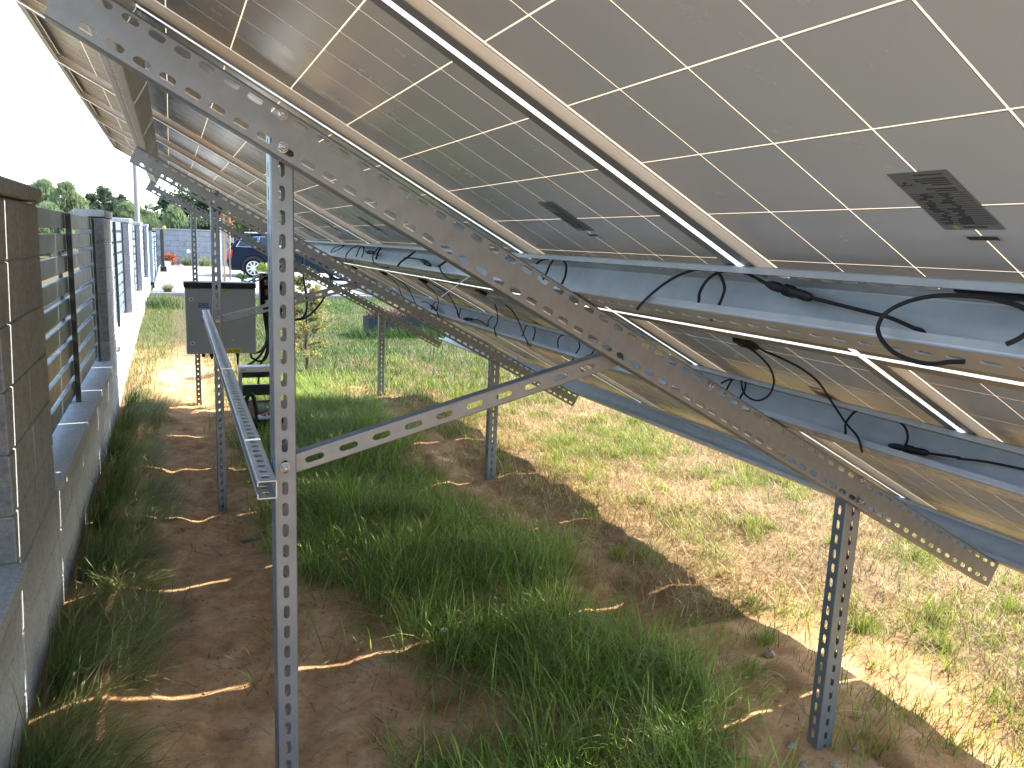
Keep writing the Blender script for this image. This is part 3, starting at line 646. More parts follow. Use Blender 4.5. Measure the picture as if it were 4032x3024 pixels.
# ---------------------------------------------------------------- string cables
CABLES=[(0.0031,0,[(0.911,1.416,1.562),(0.925,1.414,1.579),(0.942,1.403,1.601),(0.959,1.380,1.625),(0.972,1.352,1.642),(0.983,1.321,1.653),(0.989,1.291,1.656),(0.993,1.268,1.654),(0.991,1.245,1.642),(0.986,1.226,1.623),(0.981,1.223,1.606),(0.977,1.227,1.589),(0.963,1.229,1.558)]),
(0.0031,0,[(0.959,1.284,1.568),(0.971,1.284,1.590),(0.979,1.294,1.606),(0.989,1.295,1.625),(0.997,1.287,1.640),(1.001,1.273,1.648),(1.004,1.252,1.654),(1.005,1.220,1.655),(1.004,1.192,1.654),(1.000,1.161,1.647),(0.995,1.121,1.637)]),
(0.0031,1,[(0.995,1.121,1.637),(0.986,0.997,1.620)]),
(0.0031,0,[(0.986,0.997,1.620),(0.985,0.965,1.617),(0.983,0.935,1.614),(0.981,0.895,1.610),(0.979,0.842,1.605),(0.976,0.813,1.600),(0.972,0.786,1.594),(0.970,0.765,1.589),(0.957,0.755,1.565)]),
(0.0031,0,[(0.900,0.648,1.567),(0.898,0.666,1.564),(0.895,0.689,1.558),(0.895,0.717,1.558),(0.898,0.749,1.564),(0.904,0.775,1.576),(0.911,0.791,1.588),(0.916,0.796,1.598),(0.923,0.795,1.611),(0.929,0.784,1.623),(0.936,0.762,1.635),(0.940,0.731,1.643),(0.942,0.699,1.646),(0.941,0.661,1.646),(0.939,0.629,1.642),(0.936,0.608,1.637),(0.932,0.592,1.629),(0.925,0.588,1.615),(0.918,0.597,1.602),(0.914,0.608,1.594)]),
(0.006,0,[(1.004,0.750,1.653),(1.002,0.717,1.649),(1.000,0.683,1.646),(1.001,0.653,1.648),(1.000,0.618,1.645)]),
(0.0031,0,[(0.995,2.106,1.637),(1.002,2.083,1.649),(1.005,2.025,1.655),(1.005,1.965,1.656),(0.997,1.919,1.639),(0.983,1.893,1.614),(0.974,1.888,1.597),(0.958,1.885,1.566)]),
(0.0031,0,[(0.973,2.012,1.595),(0.985,2.012,1.617),(0.995,2.018,1.635),(1.005,2.010,1.655)]),
(0.0031,0,[(1.433,1.682,1.445),(1.461,1.667,1.427),(1.507,1.675,1.399),(1.561,1.705,1.367),(1.646,1.780,1.318),(1.637,1.779,1.285),(1.627,1.789,1.266),(1.621,1.812,1.254),(1.620,1.845,1.253),(1.625,1.882,1.263),(1.635,1.907,1.281),(1.637,1.913,1.298)]),
(0.0031,0,[(1.407,1.619,1.459),(1.439,1.607,1.438),(1.441,1.574,1.433),(1.463,1.528,1.417),(1.491,1.506,1.399),(1.543,1.506,1.367),(1.628,1.551,1.318),(1.640,1.554,1.308),(1.634,1.512,1.279),(1.623,1.473,1.258),(1.611,1.422,1.236),(1.624,1.413,1.196)]),
(0.0031,0,[(1.643,1.502,1.202),(1.655,1.502,1.224),(1.665,1.515,1.243),(1.674,1.515,1.260),(1.684,1.508,1.279),(1.689,1.493,1.289)]),
(0.0031,0,[(1.688,1.369,1.287),(1.682,1.343,1.275),(1.673,1.326,1.258),(1.664,1.320,1.241),(1.658,1.324,1.230)]),
(0.0031,1,[(1.656,1.363,1.226),(1.660,1.253,1.234)]),
(0.0031,0,[(1.660,1.253,1.234),(1.665,1.179,1.243),(1.664,1.178,1.241),(1.669,1.115,1.250),(1.672,1.032,1.256),(1.675,0.960,1.261)]),
(0.0031,0,[(1.675,2.056,1.262),(1.681,2.037,1.274),(1.687,2.009,1.286),(1.689,1.975,1.288),(1.685,1.951,1.281),(1.675,1.939,1.262),(1.664,1.940,1.241),(1.647,1.941,1.210)]),
(0.0031,0,[(1.660,2.017,1.233),(1.671,2.017,1.255),(1.680,2.017,1.272),(1.687,2.011,1.285)]),
(0.0031,0,[(1.002,4.968,1.649),(0.993,5.191,1.632),(0.982,5.256,1.612),(0.974,5.254,1.596),(0.977,5.180,1.602),(0.987,5.047,1.621),(0.999,4.957,1.645)]),
(0.0031,0,[(0.952,4.324,1.655),(0.941,4.455,1.635),(0.924,4.503,1.602),(0.910,4.463,1.576),(0.903,4.365,1.563),(0.906,4.270,1.569)]),
(0.0031,0,[(0.958,4.470,1.567),(0.970,4.470,1.589),(0.991,4.501,1.628),(1.002,4.466,1.650),(0.988,4.358,1.623),(0.970,4.329,1.589),(0.955,4.322,1.560)]),
(0.0031,0,[(1.004,4.437,1.653),(0.989,4.318,1.624),(0.987,4.262,1.622)]),
(0.0031,1,[(0.987,4.293,1.621),(0.987,4.109,1.621)]),
(0.0031,0,[(0.951,3.852,1.653),(0.936,3.889,1.625),(0.923,3.872,1.601),(0.910,3.781,1.577),(0.904,3.646,1.565),(0.905,3.483,1.567)]),
(0.0045,0,[(1.004,4.021,1.652),(0.988,4.031,1.623),(0.972,3.999,1.592),(0.956,3.992,1.563)]),
(0.0045,0,[(0.949,3.200,1.650),(0.934,3.272,1.622),(0.922,3.336,1.599),(0.911,3.352,1.579)]),
(0.0031,0,[(0.982,3.508,1.612),(0.984,3.377,1.615),(0.982,3.225,1.612)]),
(0.0031,1,[(0.982,3.225,1.612),(0.972,3.071,1.593)]),
(0.0045,0,[(0.944,2.783,1.622),(0.931,2.841,1.598)]),
(0.0031,0,[(0.923,2.807,1.602),(0.914,2.755,1.583),(0.906,2.684,1.569),(0.902,2.603,1.561),(0.903,2.534,1.564)]),
(0.0031,0,[(1.414,5.680,1.455),(1.481,5.575,1.407),(1.531,5.624,1.367),(1.634,5.930,1.299),(1.652,5.939,1.261)]),
(0.0031,0,[(1.417,5.546,1.454),(1.449,5.418,1.427),(1.490,5.312,1.395),(1.583,5.492,1.336),(1.627,5.525,1.266),(1.647,5.528,1.222)]),
(0.0031,0,[(1.413,4.662,1.456),(1.482,4.708,1.409),(1.530,4.727,1.374),(1.645,5.006,1.300),(1.614,4.935,1.242),(1.626,4.928,1.200)]),
(0.0031,0,[(1.403,4.531,1.461),(1.456,4.421,1.423),(1.501,4.385,1.390),(1.615,4.609,1.319),(1.630,4.575,1.270),(1.647,4.569,1.226)]),
(0.0031,0,[(1.670,5.481,1.253),(1.676,5.382,1.263),(1.670,5.248,1.252)]),
(0.0031,1,[(1.668,5.251,1.250),(1.657,5.079,1.229)]),
(0.0031,0,[(1.645,5.190,1.206),(1.657,5.190,1.228),(1.664,5.198,1.242),(1.680,5.200,1.271),(1.688,5.148,1.286)]),
(0.0031,0,[(1.564,3.799,1.376),(1.651,3.973,1.311),(1.627,3.917,1.266),(1.611,3.909,1.236),(1.622,3.907,1.192)]),
(0.0031,0,[(1.643,4.118,1.201),(1.654,4.118,1.223),(1.672,4.151,1.257),(1.687,4.123,1.285)]),
(0.0031,0,[(1.530,3.583,1.394),(1.572,3.584,1.362),(1.644,3.660,1.298),(1.617,3.536,1.246),(1.611,3.497,1.235),(1.624,3.487,1.196)]),
(0.0031,0,[(1.655,3.644,1.225),(1.667,3.644,1.247),(1.681,3.658,1.274),(1.689,3.640,1.288)]),
(0.0031,0,[(1.688,3.573,1.287),(1.677,3.529,1.265),(1.654,3.503,1.222),(1.638,3.498,1.192)]),
(0.0031,0,[(1.642,3.222,1.200),(1.654,3.222,1.223),(1.668,3.257,1.248),(1.681,3.258,1.274),(1.689,3.222,1.288)]),
(0.0031,0,[(1.681,3.074,1.274),(1.669,3.040,1.251),(1.654,3.043,1.222),(1.637,3.044,1.191)]),
(0.0031,0,[(1.672,2.913,1.256),(1.661,2.918,1.236),(1.654,2.949,1.222),(1.640,2.958,1.196)]),
(0.0031,1,[(1.656,4.534,1.227),(1.662,4.387,1.238)]),
(0.0031,0,[(1.662,4.394,1.237),(1.665,4.279,1.244),(1.655,4.127,1.225)]),
(0.0031,0,[(1.692,4.786,1.293),(1.658,4.630,1.231),(1.686,4.671,1.282)])]
def connector(p0, p1, parent=None):
    p0, p1 = Vector(p0), Vector(p1); d = (p1-p0); L = d.length; d.normalize(); mb = MB()
    prof = [(0, .004), (.10, .0075), (.16, .009), (.30, .009), (.33, .0075), (.40, .0075), (.42, .0095), (.62, .0098), (.66, .0085), (.84, .009), (.94, .008), (1, .0045)]
    k = min(1, L/.10); mb.tube([p0+d*(L*a) for a, _ in prof], [r*max(.75, k) for _, r in prof], 8)
    for i in range(5): mb.tube([p0+d*(L*(.44+.035*i)), p0+d*(L*(.455+.035*i))], .0108*max(.75, k), 8)
    o = mb.build('cable_connector', MT['black_plastic'], parent); return o
CL = {0: 'black cable arching over the purlin from its slotted lower edge', 1: 'black cable loop leading up to the large connector on the upper purlin', 3: 'black cable running on from the large connector in the upper purlin', 4: 'large black cable loop hanging below the upper purlin at the photo edge', 5: 'thick black cable end under the purlin lip at the photo edge',
      6: 'black cable loop in the purlin just past the nearest rafter', 7: 'short black cable piece tucked beside the loop past the nearest rafter', 8: 'black cable curling from the junction box into the lower purlin', 9: 'long black cable swinging down from the junction box to the lower purlin', 10: 'small black cable arc rising behind the long swinging cable',
      11: 'black cable bow dropping to the connector in the lower purlin', 13: 'black cable leaving the lower purlin connector towards the photo edge', 14: 'small black cable loop beside the rafter in the lower purlin', 15: 'short black cable piece beside the small loop in the lower purlin'}
KL = {2: 'large black plug connector with ribs lying in the upper purlin', 12: 'black plug connector lying in the lower purlin below the cable bow'}
ORD = ['first', 'second', 'third', 'fourth', 'fifth', 'sixth', 'seventh', 'eighth', 'ninth', 'tenth', 'eleventh', 'twelfth', 'thirteenth', 'fourteenth', 'fifteenth', 'sixteenth', 'seventeenth', 'eighteenth']
far = {}
for i, (r, c, pts) in enumerate(CABLES):
    if i >= 16: far.setdefault((i <= 27, c), []).append((sum(p[1] for p in pts)/len(pts), i))
rank = {i: k for L in far.values() for k, (_, i) in enumerate(sorted(L))}
for i, (r, c, pts) in enumerate(CABLES):
    up = 'upper' if 16 <= i <= 27 else 'lower'
    if c:
        o = connector(pts[0], pts[1]); tag(o, KL.get(i) or f'small black plug connector in the {up} purlin, {ORD[rank[i]]} beyond the nearest rafter', 'connector', None if i in KL else f'far connectors in the {up} purlin')
    else:
        mb = MB(); mb.tube(spline(pts, 7), r, 8); o = mb.build('string_cable', MT['black_rubber'], None, True)
        tag(o, CL.get(i) or f'thin black cable in the {up} purlin, {ORD[rank[i]]} one beyond the nearest rafter', 'cable', None if i in CL else f'far cables in the {up} purlin')
# ---------------------------------------------------------------- cabinets, cables and tools
def text_mesh(txt, size, name='lettering', mat=None, bold=.0):
    cu = bpy.data.curves.new(name, 'FONT'); cu.body = txt; cu.size = size; cu.extrude = .0006; cu.offset = bold
    o = bpy.data.objects.new(name, cu); COL.objects.link(o); dg = bpy.context.evaluated_depsgraph_get()
    me = bpy.data.meshes.new_from_object(o.evaluated_get(dg)); bpy.data.objects.remove(o); me.materials.clear(); me.materials.append(mat); return me
VERT = lambda x, y, z: fr((1, 0, 0), (0, 0, 1), (0, -1, 0), (x, y, z))         # text standing on a face looking to -y
cab = empty('control_cabinet', (.43, 8.0, .53), 'grey control cabinet with black rain hood and blue lettering on far frame', 'cabinet'); T = Matrix.Translation((-.43, -8.0, -.53))
def cpart(mb, name, mat, par=None, smooth=False): o = mb.build(name, mat, par or cab, smooth); o.matrix_local = T if par is None else Matrix.Identity(4); return o
mb = MB(); mb.bbox(.107, .748, 8.018, 8.20, .533, 1.175, .006); cpart(mb, 'body', MT['cab'])
mb = MB(); mb.bbox(.110, .745, 7.998, 8.0175, .536, 1.168, .005); door = cpart(mb, 'door', MT['cab'])
mb = MB(); mb.bbox(.098, .752, 7.975, 8.215, 1.176, 1.226, .006); cpart(mb, 'rain_hood', MT['black_plastic'])
for z in (1.065, .640):
    mb = MB(); mb.bbox(.139, .181, 7.9925, 7.998, z-.018, z+.018, .002); lk = cpart(mb, 'lock', MT['lightgrey']); mb = MB(); mb.cyl((.160, 7.990, z), (0, 1, 0), .008, .006); cpart(mb, 'lock_insert', MT['black_plastic'], lk)
me = text_mesh('pes', .068, 'lettering', MT['blue'], .001); o = link('lettering', me, cab); o.matrix_local = T @ VERT(.223, 7.997, 1.000)
mb = MB(); mb.box(.223, .340, 7.9965, 7.998, .984, .993); cpart(mb, 'lettering_underline', MT['blue'])
mb = MB(); mb.box(.256, .334, 7.9965, 7.998, .842, .945); cpart(mb, 'blue_plate', MT['blue'])
mb = MB(); mb.box(.415, .490, 7.9968, 7.998, 1.126, 1.157); st = cpart(mb, 'sticker', MT['yellow']); mb = MB()
for k in range(4): mb.box(.422, .480, 7.9962, 7.9967, 1.131+.006*k, 1.1335+.006*k)
cpart(mb, 'sticker_print', MT['print'], st)
mb = MB(); mb.box(.470, .606, 7.9968, 7.998, .539, .587); st = cpart(mb, 'warning_sticker', MT['yellow']); mb = MB()
for k in range(4): mb.box(.530, .592, 7.9962, 7.9967, .547+.008*k, .550+.008*k)
a, b, c = (.482, .5455), (.518, .5455), (.500, .580)
for p, q in ((a, b), (b, c), (c, a)):
    d = Vector((q[0]-p[0], q[1]-p[1])).normalized(); n_ = Vector((-d.y, d.x))*.0016
    mb.quad([(p[0]+n_.x, 7.9964, p[1]+n_.y), (p[0]-n_.x, 7.9964, p[1]-n_.y), (q[0]-n_.x, 7.9964, q[1]-n_.y), (q[0]+n_.x, 7.9964, q[1]+n_.y)])
mb.quad([(.502, 7.9964, .571), (.494, 7.9964, .559), (.500, 7.9964, .559), (.498, 7.9964, .548), (.506, 7.9964, .562), (.500, 7.9964, .562)])
cpart(mb, 'warning_print', MT['print'], st)
mb = MB(); mb.cyl((.528, 7.995, .672), (0, 1, 0), .008, .006); cpart(mb, 'screw', MT['lightgrey'])
for x, L in ((.576, .12), (.33, .035), (.26, .02), (.335, .06)):
    mb = MB(); mb.lathe((x, 8.1, 0), [(0, .535), (.016, .535), (.018, .505), (.012, .49), (.010, .53-L), (0, .53-L)], 10); cpart(mb, 'cable_gland', MT['black_plastic'])
# small open connection box right of the cabinet
ob = empty('connection_box', (.93, 8.25, .94), 'open black connection box with grey terminals beside the cabinet', 'electrical box'); T2 = Matrix.Translation((-.93, -8.25, -.94))
def opart(mb, name, mat): o = mb.build(name, mat, ob); o.matrix_local = T2; return o
mb = MB(); mb.box(.82, 1.07, 8.33, 8.345, .93, 1.30); mb.box(.812, .8195, 8.22, 8.345, .93, 1.30); mb.box(1.0705, 1.078, 8.22, 8.345, .93, 1.30); mb.box(.8197, 1.0703, 8.22, 8.3295, .922, .93); mb.box(.8197, 1.0703, 8.22, 8.3295, 1.30, 1.308); opart(mb, 'shell', MT['black_plastic'])
mb = MB(); mb.box(.806, 1.084, 8.20, 8.35, 1.309, 1.320); opart(mb, 'lid', MT['lightgrey'])
for z in (1.01, 1.12, 1.22):
    mb = MB(); mb.bbox(.865, 1.05, 8.28, 8.3295, z-.03, z+.03, .004); opart(mb, 'terminal_block', MT['midgrey' if z > 1.2 else 'lightgrey'] if z != 1.12 else MT['cardboard'])
mb = MB(); mb.bbox(.93, .985, 8.27, 8.2795, 1.095, 1.15, .003); opart(mb, 'switch', MT['red'])
for k, x in enumerate((.835, .845, .856)):
    mb = MB(); mb.tube(spline([(x+.03, 8.25, 1.28), (x, 8.24, 1.24), (x-.005, 8.24, 1.10), (x, 8.245, .95)], 5), .004, 6); opart(mb, 'wire', MT['black_rubber'])
mb = MB(); mb.cyl((.865, 8.25, 1.235), (0, 1, 0), .010, .01); opart(mb, 'terminal_screw', MT['lightgrey'])
HV = [([(.838, 8.2, .93), (.863, 8.2, .742), (.869, 8.2, .619), (.812, 8.2, .497), (.733, 8.2, .417), (.66, 8.2, .36), (.60, 8.22, .20), (.58, 8.25, -.05)], 'thick black cable sweeping from connection box towards the ground, outer one'),
      ([(.88, 8.21, .93), (.886, 8.21, .742), (.884, 8.21, .619), (.859, 8.21, .496), (.827, 8.21, .431), (.80, 8.21, .36), (.78, 8.22, .2), (.77, 8.25, -.05)], 'thick black cable dropping from connection box beside the enclosure'),
      ([(.855, 8.22, .93), (.875, 8.22, .76), (.862, 8.22, .619), (.837, 8.22, .563), (.805, 8.22, .522), (.762, 8.2, .51), (.735, 8.15, .515), (.70, 8.12, .53)], 'thick black cable bending back into the cabinet underside'),
      ([(.700, 8.1, .53), (.712, 8.17, .47), (.734, 8.2, .45), (.78, 8.2, .424), (.835, 8.2, .431), (.875, 8.21, .49), (.89, 8.22, .62), (.895, 8.23, .93)], 'black cable drooping in a bow between cabinet and connection box'),
      ([(1.251, 8.3, 1.62), (1.253, 8.3, 1.308), (1.273, 8.3, 1.144), (1.29, 8.3, 1.023), (1.278, 8.3, .922), (1.236, 8.3, .856), (1.15, 8.3, .842), (1.04, 8.29, .87), (.99, 8.28, .93)], 'thick black cable hanging from the far rafter to the connection box'),
      ([(1.56, 8.28, 1.36), (1.529, 8.3, 1.235), (1.5, 8.3, 1.148), (1.442, 8.3, 1.031), (1.364, 8.3, .936), (1.285, 8.3, .865), (1.2, 8.31, .836), (1.06, 8.31, .85), (1.01, 8.29, .93)], 'thick black cable slanting down past the golden spruce to connection box')]
for pts, l in HV:
    mb = MB(); mb.tube(spline(pts, 7), .0115, 8); tag(mb.build('power_cable', MT['black_rubber'], None, True), l, 'cable', 'thick cables at the cabinet')
# clear-windowed enclosure standing on the ground
en = empty('meter_enclosure', (.72, 7.92, 0), 'light grey plastic enclosure with clear window standing on the ground', 'enclosure'); T3 = Matrix.Translation((-.72, -7.92, 0))
def epart(mb, name, mat): o = mb.build(name, mat, en); o.matrix_local = T3; return o
X0, X1, Z0, Z1 = .562, .895, .0, .42
mb = MB(); mb.bbox(X0, X1, 7.86, 8.0, Z1-.055, Z1, .006); epart(mb, 'top_rim', MT['lightgrey'])
mb = MB(); mb.bbox(X0, X1, 7.86, 8.0, -.03, .05, .006); epart(mb, 'bottom_rim', MT['lightgrey'])
for x in (X0, X1-.035):
    mb = MB(); mb.bbox(x, x+.035, 7.865, 7.995, .0502, Z1-.0552, .005); epart(mb, 'side_rim', MT['cab'])
for z0, z1 in ((.052, .075), (.125, .235), (.305, .363)):
    mb = MB(); mb.bbox(X0+.037, X1-.037, 7.90, 7.93, z0, z1, .004); epart(mb, 'divider_panel', MT['cab'])
gm, gnt, gb = newmat('clear_plastic_window'); gb.inputs['Transmission Weight'].default_value = 1; gb.inputs['IOR'].default_value = 1.15; gb.inputs['Roughness'].default_value = .03; gb.inputs['Base Color'].default_value = (.9, .92, .93, 1)
mb = MB(); mb.box(X0+.036, X1-.036, 7.872, 7.874, .051, Z1-.057); epart(mb, 'window_pane', gm)
mb = MB(); mb.box(X0+.02, X0+.07, 7.8585, 7.8598, Z1-.034, Z1-.026); epart(mb, 'name_plate', MT['print'])
# tool tray with drill and red plugs
tb = empty('tool_tray', (.70, 6.9, 0), 'black tool tray with red parts on the ground behind the near post', 'tool tray'); T4 = Matrix.Translation((-.70, -6.9, 0))
def tpart(mb, name, mat, smooth=False): o = mb.build(name, mat, tb, smooth); o.matrix_local = T4; return o
mb = MB(); mb.bbox(.55, .88, 6.80, 7.05, -.01, .13, .012); tpart(mb, 'tray_body', MT['black_plastic'])
mb = MB(); mb.bbox(.64, .80, 6.785, 6.90, .131, .155, .006); tpart(mb, 'parts_dish', MT['lightgrey'])
for k in range(12):
    mb = MB(); x, y = rng.uniform(.66, .79), rng.uniform(6.80, 6.89); mb.tube([(x, y, .156), (x+rng.uniform(-.012, .012), y+.005, .172)], .005, 6); tpart(mb, 'plug', MT['red'])
mb = MB(); mb.tube(spline([(.555, 6.93, .12), (.553, 6.93, .26), (.575, 6.93, .325), (.61, 6.93, .315), (.63, 6.93, .24), (.645, 6.93, .13)], 6), .019, 8); tpart(mb, 'handle', MT['black_plastic'], True)
mb = MB(); mb.bbox(.585, .612, 6.935, 6.99, .131, .27, .004); tpart(mb, 'cardboard_box', MT['cardboard'])
mb = MB(); mb.tube([(.66, 6.98, .15), (.74, 6.97, .19)], [.022, .026], 8); mb.tube([(.74, 6.97, .19), (.84, 6.96, .17)], [.012, .006], 8); tpart(mb, 'pliers', MT['midgrey'])
# scrap of cardboard on the sand
mb = MB(); pts = [(-.05, -.02, .004), (.06, -.025, .002), (.07, .015, .03), (.02, .022, .006), (-.045, .02, .005)]; mb.quad(pts); mb.quad([(x, y, z+.003) for x, y, z in pts])
o = mb.build('cardboard_scrap', MT['cardboard']); o.location = (.355, 4.46, float(gz(.355, 4.46))+.012); tag(o, 'torn scrap of brown cardboard lying on the sand', 'litter')
mb = MB(); mb.bbox(-.02, .02, -.012, .012, 0, .008, .003); o = mb.build('paper_scrap', MT['white']); o.location = (1.02, 2.92, float(gz(1.02, 2.92))+.05); o.rotation_euler = (.3, .2, .5); tag(o, 'small white paper scrap caught in the shaded grass', 'litter')
def stone(x, y, r, nm='pebble'):
    mb = MB(); b = []
    for i in range(5):
        for k in range(8):
            t, p = math.pi*i/4, 2*math.pi*k/8; q = r*random.uniform(.8, 1.1); mb.v.append((q*math.sin(t)*math.cos(p), q*math.sin(t)*math.sin(p)*.8, q*.6*math.cos(t)))
    for i in range(4):
        for k in range(8): mb.f.append((i*8+k, i*8+(k+1) % 8, i*8+8+(k+1) % 8, i*8+8+k)); mb.m.append(0)
    o = mb.build(nm, MT['pebble'], None, True); o.location = (x, y, float(gz(x, y))+r*.25); return o
for (x, y, r, l) in [(1.93, 1.82, .022, 'largest sandy pebble beside the near front post'), (1.90, 1.74, .016, 'pebble just left of the near front post foot'), (2.0, 1.70, .018, 'pebble in front of the near front post foot'), (2.13, 1.73, .015, 'pebble just right of the near front post foot'), (2.30, 2.35, .03, 'dark clod lying at the edge of the array shadow')]:
    tag(stone(x, y, r), l, 'stone', 'pebbles at the near front post' if r < .03 else None)
mb = MB(); mb.tube([(.875, 2.629, 1.499), (.919, 2.461, 1.582)], .0018, 5); tag(mb.build('cable_tie', MT['white']), 'thin white cable tie end sticking down from the upper purlin', 'cable tie')
# ---------------------------------------------------------------- yard behind the array
def kerb_run():
    x = -.46
    k = empty('kerb', None); tag(k, kind='structure')
    n = 0
    while x < 7.2:
        mb = MB(); y = 19.9-.06*(x+.46); mb.bbox(x+.003, x+.997, y-.03, y+.03, .05, float(terr(y))+.085, .008); mb.build('kerbstone', MT['kerb'], k); x += 1.0
kerb_run()
mb = MB(); mb.box(-.46, 7.2, 19.97, 20.9, .1, .235); tag(mb.build('planting_bed', MT['mulch']), kind='structure')
dr = empty('driveway', None); tag(dr, kind='structure')
mb = MB(); [mb.quad([(-.46, a_, float(terr(a_))+.012), (22, a_, float(terr(a_))+.012), (22, b_, float(terr(b_))+.012), (-.46, b_, float(terr(b_))+.012)]) for a_, b_ in ((20.9, 28), (28, 34), (34, 36))]; mb.build('bedding', MT['kerb'], dr)
for i in range(12):
    for k in range(8):
        x0, y0 = -.45+i*1.9, 20.92+k*1.85; m4 = MB()
        za, zb = float(terr(y0))+.008, float(terr(y0+1.85))+.008
        m4.box(x0+.008, x0+1.892, y0+.008, y0+1.842, .0, .001)
        m4.v = [(x, y, (za if y < y0+.9 else zb)+(.022 if z > .0005 else -.02)) for x, y, z in m4.v]
        m4.build('paving_slab', MT['paving'], dr)
mb = MB(); zq = lambda y: float(terr(y))+.045
mb.quad([(1.55, 23.0, zq(23)), (3.3, 22.3, zq(22.3)), (4.6, 25.6, zq(25.6)), (1.62, 26.5, zq(26.5))]); tag(mb.build('white_gravel', MT['gravelwhite']), 'white gravel bed beside the parked car', 'gravel', kind='stuff')
# stone block wall at the back of the drive
bw = empty('slate_wall', (.8, 36, .3), 'dark slate grey block wall closing off the drive', 'wall'); T5 = Matrix.Translation((-.8, -36, -.3))
sl = MB(); sl.bbox(-.278, .278, -.12, .12, 0, .212, .006); SLB = sl.mesh('block', MT['slatewall'])
mb = MB(); mb.box(-.58, 2.3, 35.9, 36.1, .1, 1.75); o = mb.build('core', MT['midgrey'], bw); o.matrix_local = T5
for c in range(7):
    for k in range(6):
        x = -.30+.562*k+(.28 if c % 2 else 0)
        if x > 2.25: continue
        o = link('block', SLB, bw); o.matrix_local = T5 @ Matrix.Translation((x-.02*0, 36+random.uniform(-.006, .006), .24+.218*c))
for k in range(3):
    mb = MB(); mb.bbox(-.6+.98*k, -.6+.98*(k+1)-.006, 35.85, 36.15, 1.768, 1.83, .008); o = mb.build('coping', MT['slatewall'], bw); o.matrix_local = T5
# sliding gate beyond the last pillar
ga = empty('sliding_gate', (-.45, 26.5, .26), 'grey sliding gate with slats standing open along the fence line', 'gate'); T6 = Matrix.Translation((.45, -26.5, -.26))
def gp(mb, name, mat): o = mb.build(name, mat, ga); o.matrix_local = T6; return o
for y in (21.75, 25.0, 28.3):
    mb = MB(); mb.bbox(-.50, -.42, y-.05, y+.05, .34, 1.70, .004); gp(mb, 'upright', MT['fence_blue'] if y < 22 else MT['fence_dark'])
mb = MB(); mb.bbox(-.51, -.41, 21.7, 28.35, 1.702, 1.78, .004); gp(mb, 'top_rail', MT['fence_dark'])
mb = MB(); mb.bbox(-.51, -.41, 21.7, 28.35, .345, .42, .004); gp(mb, 'bottom_rail', MT['fence_dark'])
for k in range(8):
    mb = MB(); mb.bbox(-.475, -.445, 21.81, 28.24, .45+.155*k, .57+.155*k, .003); gp(mb, 'slat', MT['fence_blue'])
for y in (21.9, 27.5):
    mb = MB(); mb.cyl((-.44, y, .31), (1, 0, 0), .05, .06); gp(mb, 'wheel', MT['black_plastic'])
po = empty('gate_post', (-.27, 30, .29), 'tall black gate post with yellow beacon and motor housing', 'gate post'); T7 = Matrix.Translation((.27, -30, -.29))
mb = MB(); mb.bbox(-.33, -.215, 29.95, 30.05, .28, 1.76, .006); o = mb.build('post', MT['fence_dark'], po); o.matrix_local = T7
mb = MB(); mb.bbox(-.36, -.15, 29.6, 29.94, .27, .50, .02); o = mb.build('motor_housing', MT['black_plastic'], po); o.matrix_local = T7
mb = MB(); mb.lathe((-.19, 30, 0), [(0, 1.765), (.045, 1.765), (.06, 1.79), (.06, 1.85), (.035, 1.885), (0, 1.89)], 14); o = mb.build('beacon', MT['yellow'], po, True); o.matrix_local = T7
mb = MB(); mb.bbox(-.24, -.15, 29.96, 30.04, 1.7605, 1.7645, .001); o = mb.build('beacon_base', MT['black_plastic'], po); o.matrix_local = T7
# ---------------------------------------------------------------- foliage helpers
def leaves(centres, size, col, jit=.5, asp=.45):
    """leaf-sized diamond faces at the centres, random orientation"""
    n = len(centres); a = rng.normal(size=(n, 3)); a[:, 2] *= .7; a /= np.linalg.norm(a, axis=1, keepdims=True); b = rng.normal(size=(n, 3)); b -= a*(a*b).sum(1, keepdims=True); b /= np.linalg.norm(b, axis=1, keepdims=True)
    s = size*rng.uniform(1-jit, 1+jit, (n, 1)); V = np.stack([centres-a*s*.5, centres+b*s*asp*.5, centres+a*s*.5, centres-b*s*asp*.5], 1).reshape(-1, 3)
    q = np.arange(n*4).reshape(n, 4); return V, q, np.repeat(col, 4, 0)
def needles(starts, dirs, ln, wd, col):
    n = len(starts); r = rng.normal(size=(n, 3)); s = np.cross(dirs, r); s /= np.linalg.norm(s, axis=1, keepdims=True)+1e-9
    w = wd if hasattr(wd, '__len__') else np.full(n, wd); V = np.stack([starts-s*w[:, None]/2, starts+s*w[:, None]/2, starts+dirs*ln[:, None]], 1).reshape(-1, 3)
    return V, np.arange(n*3).reshape(n, 3), np.repeat(col, 3, 0)
def unit(a): return a/np.linalg.norm(a, axis=-1, keepdims=True)
